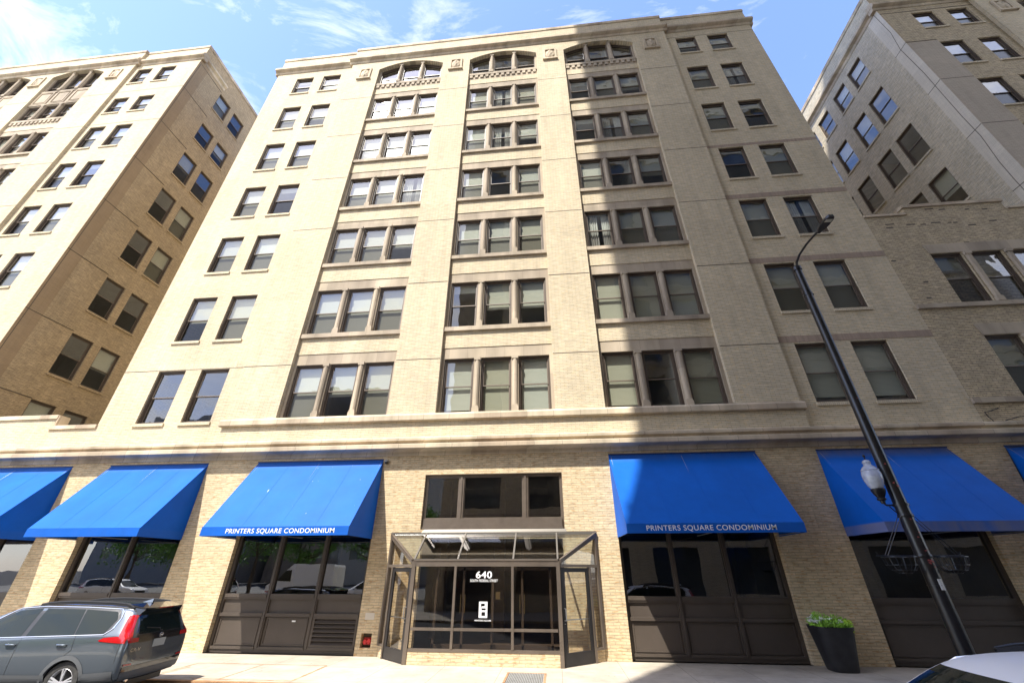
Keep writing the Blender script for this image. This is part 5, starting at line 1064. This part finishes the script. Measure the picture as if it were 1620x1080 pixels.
    m = MB(); patch(m, tree, 'rear', [(-.62, .98), (.62, .98)], [(-.63, 1.12), (.63, 1.12)], off=0.004, n=20); P('tailgate_trim', m, CBG); m = MB(); patch(m, tree, 'rear', [(-.80, .52), (.80, .52)], [(-.80, .60), (.80, .60)], off=0.012, n=20); P('tailgate_trim', m, CBG)
    m = MB(); patch(m, tree, 'rear', [(-.78, .38), (.78, .38)], [(-.80, .52), (.80, .52)], off=0.010, n=20); P('rear_bumper', m, CLD)
    m = MB()
    for sg in (1, -1): patch(m, tree, 'rear', [(sg * .62, .615), (sg * .80, .62)], [(sg * .62, .645), (sg * .80, .65)], off=0.014, n=8)
    P('reflector', m, LRD)
    m = MB(); m.box(-1.075, -1.055, -.17, .17, .86, 1.0) ; P('number_plate', m, PLT, None, False)
    m = MB(); m.prism([(-.58, -.60, 1.635), (-.58, .60, 1.635), (-.93, .55, 1.565), (-.96, .30, 1.56), (-.97, 0, 1.56), (-.96, -.30, 1.56), (-.93, -.55, 1.565)], (0, 0, 0), (0, 0, .028)); m.prism([(-.74, .60, 1.60), (-.93, .55, 1.565), (-.86, .60, 1.45), (-.80, .62, 1.45)], (0, 0, 0), (0, .012, 0)); m.prism([(-.74, -.60, 1.60), (-.93, -.55, 1.565), (-.86, -.60, 1.45), (-.80, -.62, 1.45)], (0, 0, 0), (0, -.012, 0)); sp_ = P('spoiler', m, CBG, None, False)
    m = MB(); m.box(-.975, -.962, -.20, .20, 1.572, 1.586); P('brake_light', m, LRD, sp_, False)
    m = MB(); m.prism([(-.36, -.03, 1.66), (-.60, -.035, 1.655), (-.60, .035, 1.655), (-.36, .03, 1.66)], (0, 0, 0), (0, 0, .012)); m.add([(-.36, 0, 1.67), (-.62, -.03, 1.665), (-.62, .03, 1.665), (-.60, 0, 1.74)], [(0, 1, 3), (0, 3, 2), (1, 2, 3)]); P('antenna_fin', m, paint, None, False)
    m = MB(); m.tube([(-1.02, .02, 1.16), (-1.03, .05, 1.19), (-.99, .42, 1.23)], .010, 6); m.lathe([(0.03, 0), (0.03, 0.02)], (-1.03, 0.02, 1.145), 10); P('wiper', m, CB)
    m = MB(); m.tube([(-1.07, 0.052 * math.cos(a * .5236), 1.06 + 0.04 * math.sin(a * .5236)) for a in range(13)], 0.006, 6); m.tube([(-1.07, -.03, 1.09), (-1.07, -.02, 1.03)], .006, 6); m.tube([(-1.07, .03, 1.09), (-1.07, .02, 1.03)], .006, 6); m.tube([(-1.07, -.025, 1.06), (-1.07, .025, 1.06)], .006, 6); P('emblem', m, CHR)
    m = MB(); patch(m, tree, 'front', [(-.66, 1.08), (.66, 1.08)], [(-.53, 1.545), (.53, 1.545)], off=0.006, n=20, mrow=10); P('windshield', m, CG)
    m = MB(); patch(m, tree, 'front', [(-.42, .60), (.42, .60)], [(-.40, .84), (.40, .84)], off=0.01); P('grille', m, CB)
    m = MB(); m.box(-.9, 3.5, -.62, .62, .22, .34); m.box(-.45, .45, -.62, .62, .34, .80); m.box(2.25, 3.15, -.62, .62, .34, .80); P('underbody', m, CB, None, False)
    m = MB(); m.tube([(-1.04, .52, .36), (-.8, .52, .36)], .035, 10); P('exhaust_pipe', m, CHR)
    if badge:
        tm = text_mesh(badge, 0, .25, 0, .06, 0, bold=0.02); bm_ = MB(); tr_ = []
        tx = [Vector((-1.5, .74 - v[0], .84 + v[2])) for v in tm.v]; out = []
        for p in tx: h = cast(tree, 'rear', p.y, p.z, 0.008); out.append(h if h is not None else Vector((-1.05, p.y, p.z)))
        bm_.add(out, tm.f); P('badge', bm_, CHR, None, False)
    return t
def paint_mat(name, c, rough=0.2, metal=0.6, coat=1.0):
    m = mat(name, c, rough, metal, coat=coat); return m
car((-9.99, -4.25, -0.10), R(180 + 5), paint_mat('grey_blue_paint', (0.135, 0.16, 0.185)), 'grey blue SUV with red tail lights parked at the kerb on the left', badge='CR-V')
WP = paint_mat('white_paint', (0.90, 0.90, 0.90), 0.35, 0.0, 0.25)
wc = car((5.6, -9.78, -0.13), R(180), WP, 'white SUV cut off by the bottom right corner, black roof rail on its roof')
wc.scale = (1.02, 1.02, 1.02)

# ================================================================= ACROSS THE STREET (behind the camera: casts the shade, shows in the glass)
ob = thing('office_building', 'tall beige brick office building across the street behind the viewer that shades the right half', 'building', (15, -25, 0))
OX0, OX1, OY, OH = -8.42, 40.0, -17.0, 77.0
m = MB(); ops = []
for k in range(10):
    for j in range(18): ops.append((OX0 + 1.6 + k * 4.6, OX0 + 4.4 + k * 4.6, 6.2 + j * 3.9, 8.6 + j * 3.9))
for k in range(10): ops.append((OX0 + 1.2 + k * 4.6, OX0 + 4.2 + k * 4.6, 0.9 if k % 3 else 0.0, 3.6))
OBM = brick('opposite_brick', 'xy', (0.66, 0.56, 0.40), (0.60, 0.51, 0.36), (0.42, 0.35, 0.26), noise=0.1, bump=0.0)
wall(m, OX0, OX1, -0.1, OH, ops, lambda u, d, z: (u, OY - d, z), 0.25); m.quad((OX0, OY, -.1), (OX0, OY - 22, -.1), (OX0, OY - 22, OH), (OX0, OY, OH)); m.quad((OX1, OY, -.1), (OX1, OY - 22, -.1), (OX1, OY - 22, OH), (OX1, OY, OH)); m.quad((OX0, OY - 22, -.1), (OX1, OY - 22, -.1), (OX1, OY - 22, OH), (OX0, OY - 22, OH)); m.quad((OX0, OY, OH), (OX1, OY, OH), (OX1, OY - 22, OH), (OX0, OY - 22, OH))
part('wall', m, OBM, ob)
m = MB(); m.quad((OX0 + .2, OY - 0.22, 0), (OX1 - .2, OY - 0.22, 0), (OX1 - .2, OY - 0.22, OH - 1), (OX0 + .2, OY - 0.22, OH - 1)); part('glazing', m, mat('opposite_glass', (0.06, 0.075, 0.09), 0.05, 0, 0.5, 0.3, spec=0.9), ob)
m = MB()
for j in range(18): m.box(OX0 - .05, OX1, OY, OY + 0.08, 5.6 + j * 3.9, 5.8 + j * 3.9)
part_each('string_course', m, STO, ob)
def block(x0, x1, y0, y1, h, label, c):
    t = thing('distant_building', label, 'building', ((x0 + x1) / 2, y0, 0)); m = MB(); ops = []
    k = 0; xx = x0 + 2
    while xx + 2 < x1: ops += [(xx, xx + 1.6, z, z + 2) for z in range(4, int(h) - 3, 4)]; xx += 4
    wall(m, x0, x1, 0, h, ops, lambda u, d, z: (u, y0 - d, z), 0.25); m.quad((x0, y0, 0), (x0, y1, 0), (x0, y1, h), (x0, y0, h)); m.quad((x1, y0, 0), (x1, y1, 0), (x1, y1, h), (x1, y0, h)); m.quad((x0, y0, h), (x1, y0, h), (x1, y1, h), (x0, y1, h)); part('wall', m, mat(label[:8], c, 0.85, noise=0.1), t)
    m = MB(); m.quad((x0 + .1, y0 - .22, 0), (x1 - .1, y0 - .22, 0), (x1 - .1, y0 - .22, h - .5), (x0 + .1, y0 - .22, h - .5)); part('glazing', m, MATS['opposite_glass'], t)
block(-95, -62, -70, -90, 34, 'grey mid-rise block beyond the car park behind the viewer', (0.30, 0.30, 0.30)); block(-60, -42, -75, -95, 42, 'brown stepped block beyond the car park behind the viewer', (0.30, 0.24, 0.18)); block(-41, -22, -68, -88, 27, 'pale low block beyond the car park behind the viewer', (0.42, 0.40, 0.36))
# delivery van and trees that show in the display windows
vn = thing('delivery_van', 'white high-roofed delivery van parked across the street, seen reflected in the display window', 'van', (-22, -24, -0.1))
m = MB(); m.profile_y([(-24.6, 0.45), (-24.7, 1.15), (-23.9, 1.35), (-23.2, 2.2), (-22.6, 2.62), (-19.0, 2.66), (-18.9, 2.5), (-18.85, 0.4)], -25, -23); part('body', m, WP, vn)
m = MB(); m.profile_y([(-23.85, 1.40), (-23.25, 2.15), (-22.7, 2.15), (-22.7, 1.40)], -22.996, -22.98); part('window', m, CG, vn)
m = MB(); m.box(-24.6, -18.9, -22.99, -22.98, 0.62, 0.72); part('stripe', m, RED, vn)
for wx in (-23.6, -19.9):
    m = MB(); m.lathe([(0, -22.97), (0.34, -22.97), (0.36, -23.0), (0.36, -23.25)], (wx, 0, 0.26), 24, axis='y'); part('wheel', m, TYR, vn)
def tree(x, y, h, seed, label):
    rd = random.Random(seed); t = thing('tree', label, 'tree', (x, y, -0.1), group='trees across the street')
    m = MB(); m.tube([(x, y, -.1), (x + .1, y, h * .25), (x - .1, y + .1, h * .55), (x, y, h * .85)], [.24, .17, .11, .03], 8); tips = []
    for k in range(9):
        a = rd.uniform(0, 6.28); z0 = h * rd.uniform(.28, .7); l = h * .34; e = (x + math.cos(a) * l, y + math.sin(a) * l, z0 + h * .2); m.tube([(x, y, z0), ((x + e[0]) / 2, (y + e[1]) / 2, z0 + h * .07), e], [.07, .05, .015], 6); tips.append(e)
    part('trunk', m, mat('bark', (0.10, 0.075, 0.055), 0.9, 0, 0.3, 6), t)
    c = MB(); cl = [(x + rd.gauss(0, .5) * h * .26, y + rd.gauss(0, .5) * h * .26, h * rd.uniform(.38, .95), h * rd.uniform(.09, .17)) for _ in range(26)] + [(*e, h * .12) for e in tips]
    for cx, cy, cz, r_ in cl:
        for k in range(110):
            d = Vector((rd.gauss(0, 1), rd.gauss(0, 1), rd.gauss(0, .8))).normalized() * r_ * rd.uniform(.5, 1); leaf(c, (cx + d.x, cy + d.y, cz + d.z), (rd.uniform(-1, 1), rd.uniform(-1, 1), rd.uniform(-1, .6)), .28, .10, rd)
    part('crown', c, mat('tree_leaf', (0.12, 0.27, 0.04), 0.5, 0, 0.45, 0.9), t)
for i, (x, y, h) in enumerate(((-14, -31, 8.5), (-20, -33, 9.5), (-27, -31, 8), (-34, -34, 10), (-42, -32, 9), (-50, -35, 10))): tree(x, y, h, 60 + i, ('tree with a full green crown across the street, nearest the tall building', 'taller green tree behind the delivery van', 'small round green tree in the car park', 'broad green tree at the middle of the car park', 'green tree near the far end of the car park', 'green tree at the end of the car park')[i])
for i, (x, y, rz) in enumerate(((-12.5, -19.5, 180), (-30, -24.5, 180), (-38, -21, 0))):
    c = copy_tree(wc); c.location = (x, y, -0.1); c.rotation_euler.z = R(rz); c['label'] = ('white SUV across the street, close to the tall office building', 'white SUV across the street beyond the delivery van', 'white SUV far along the opposite side of the street')[i]
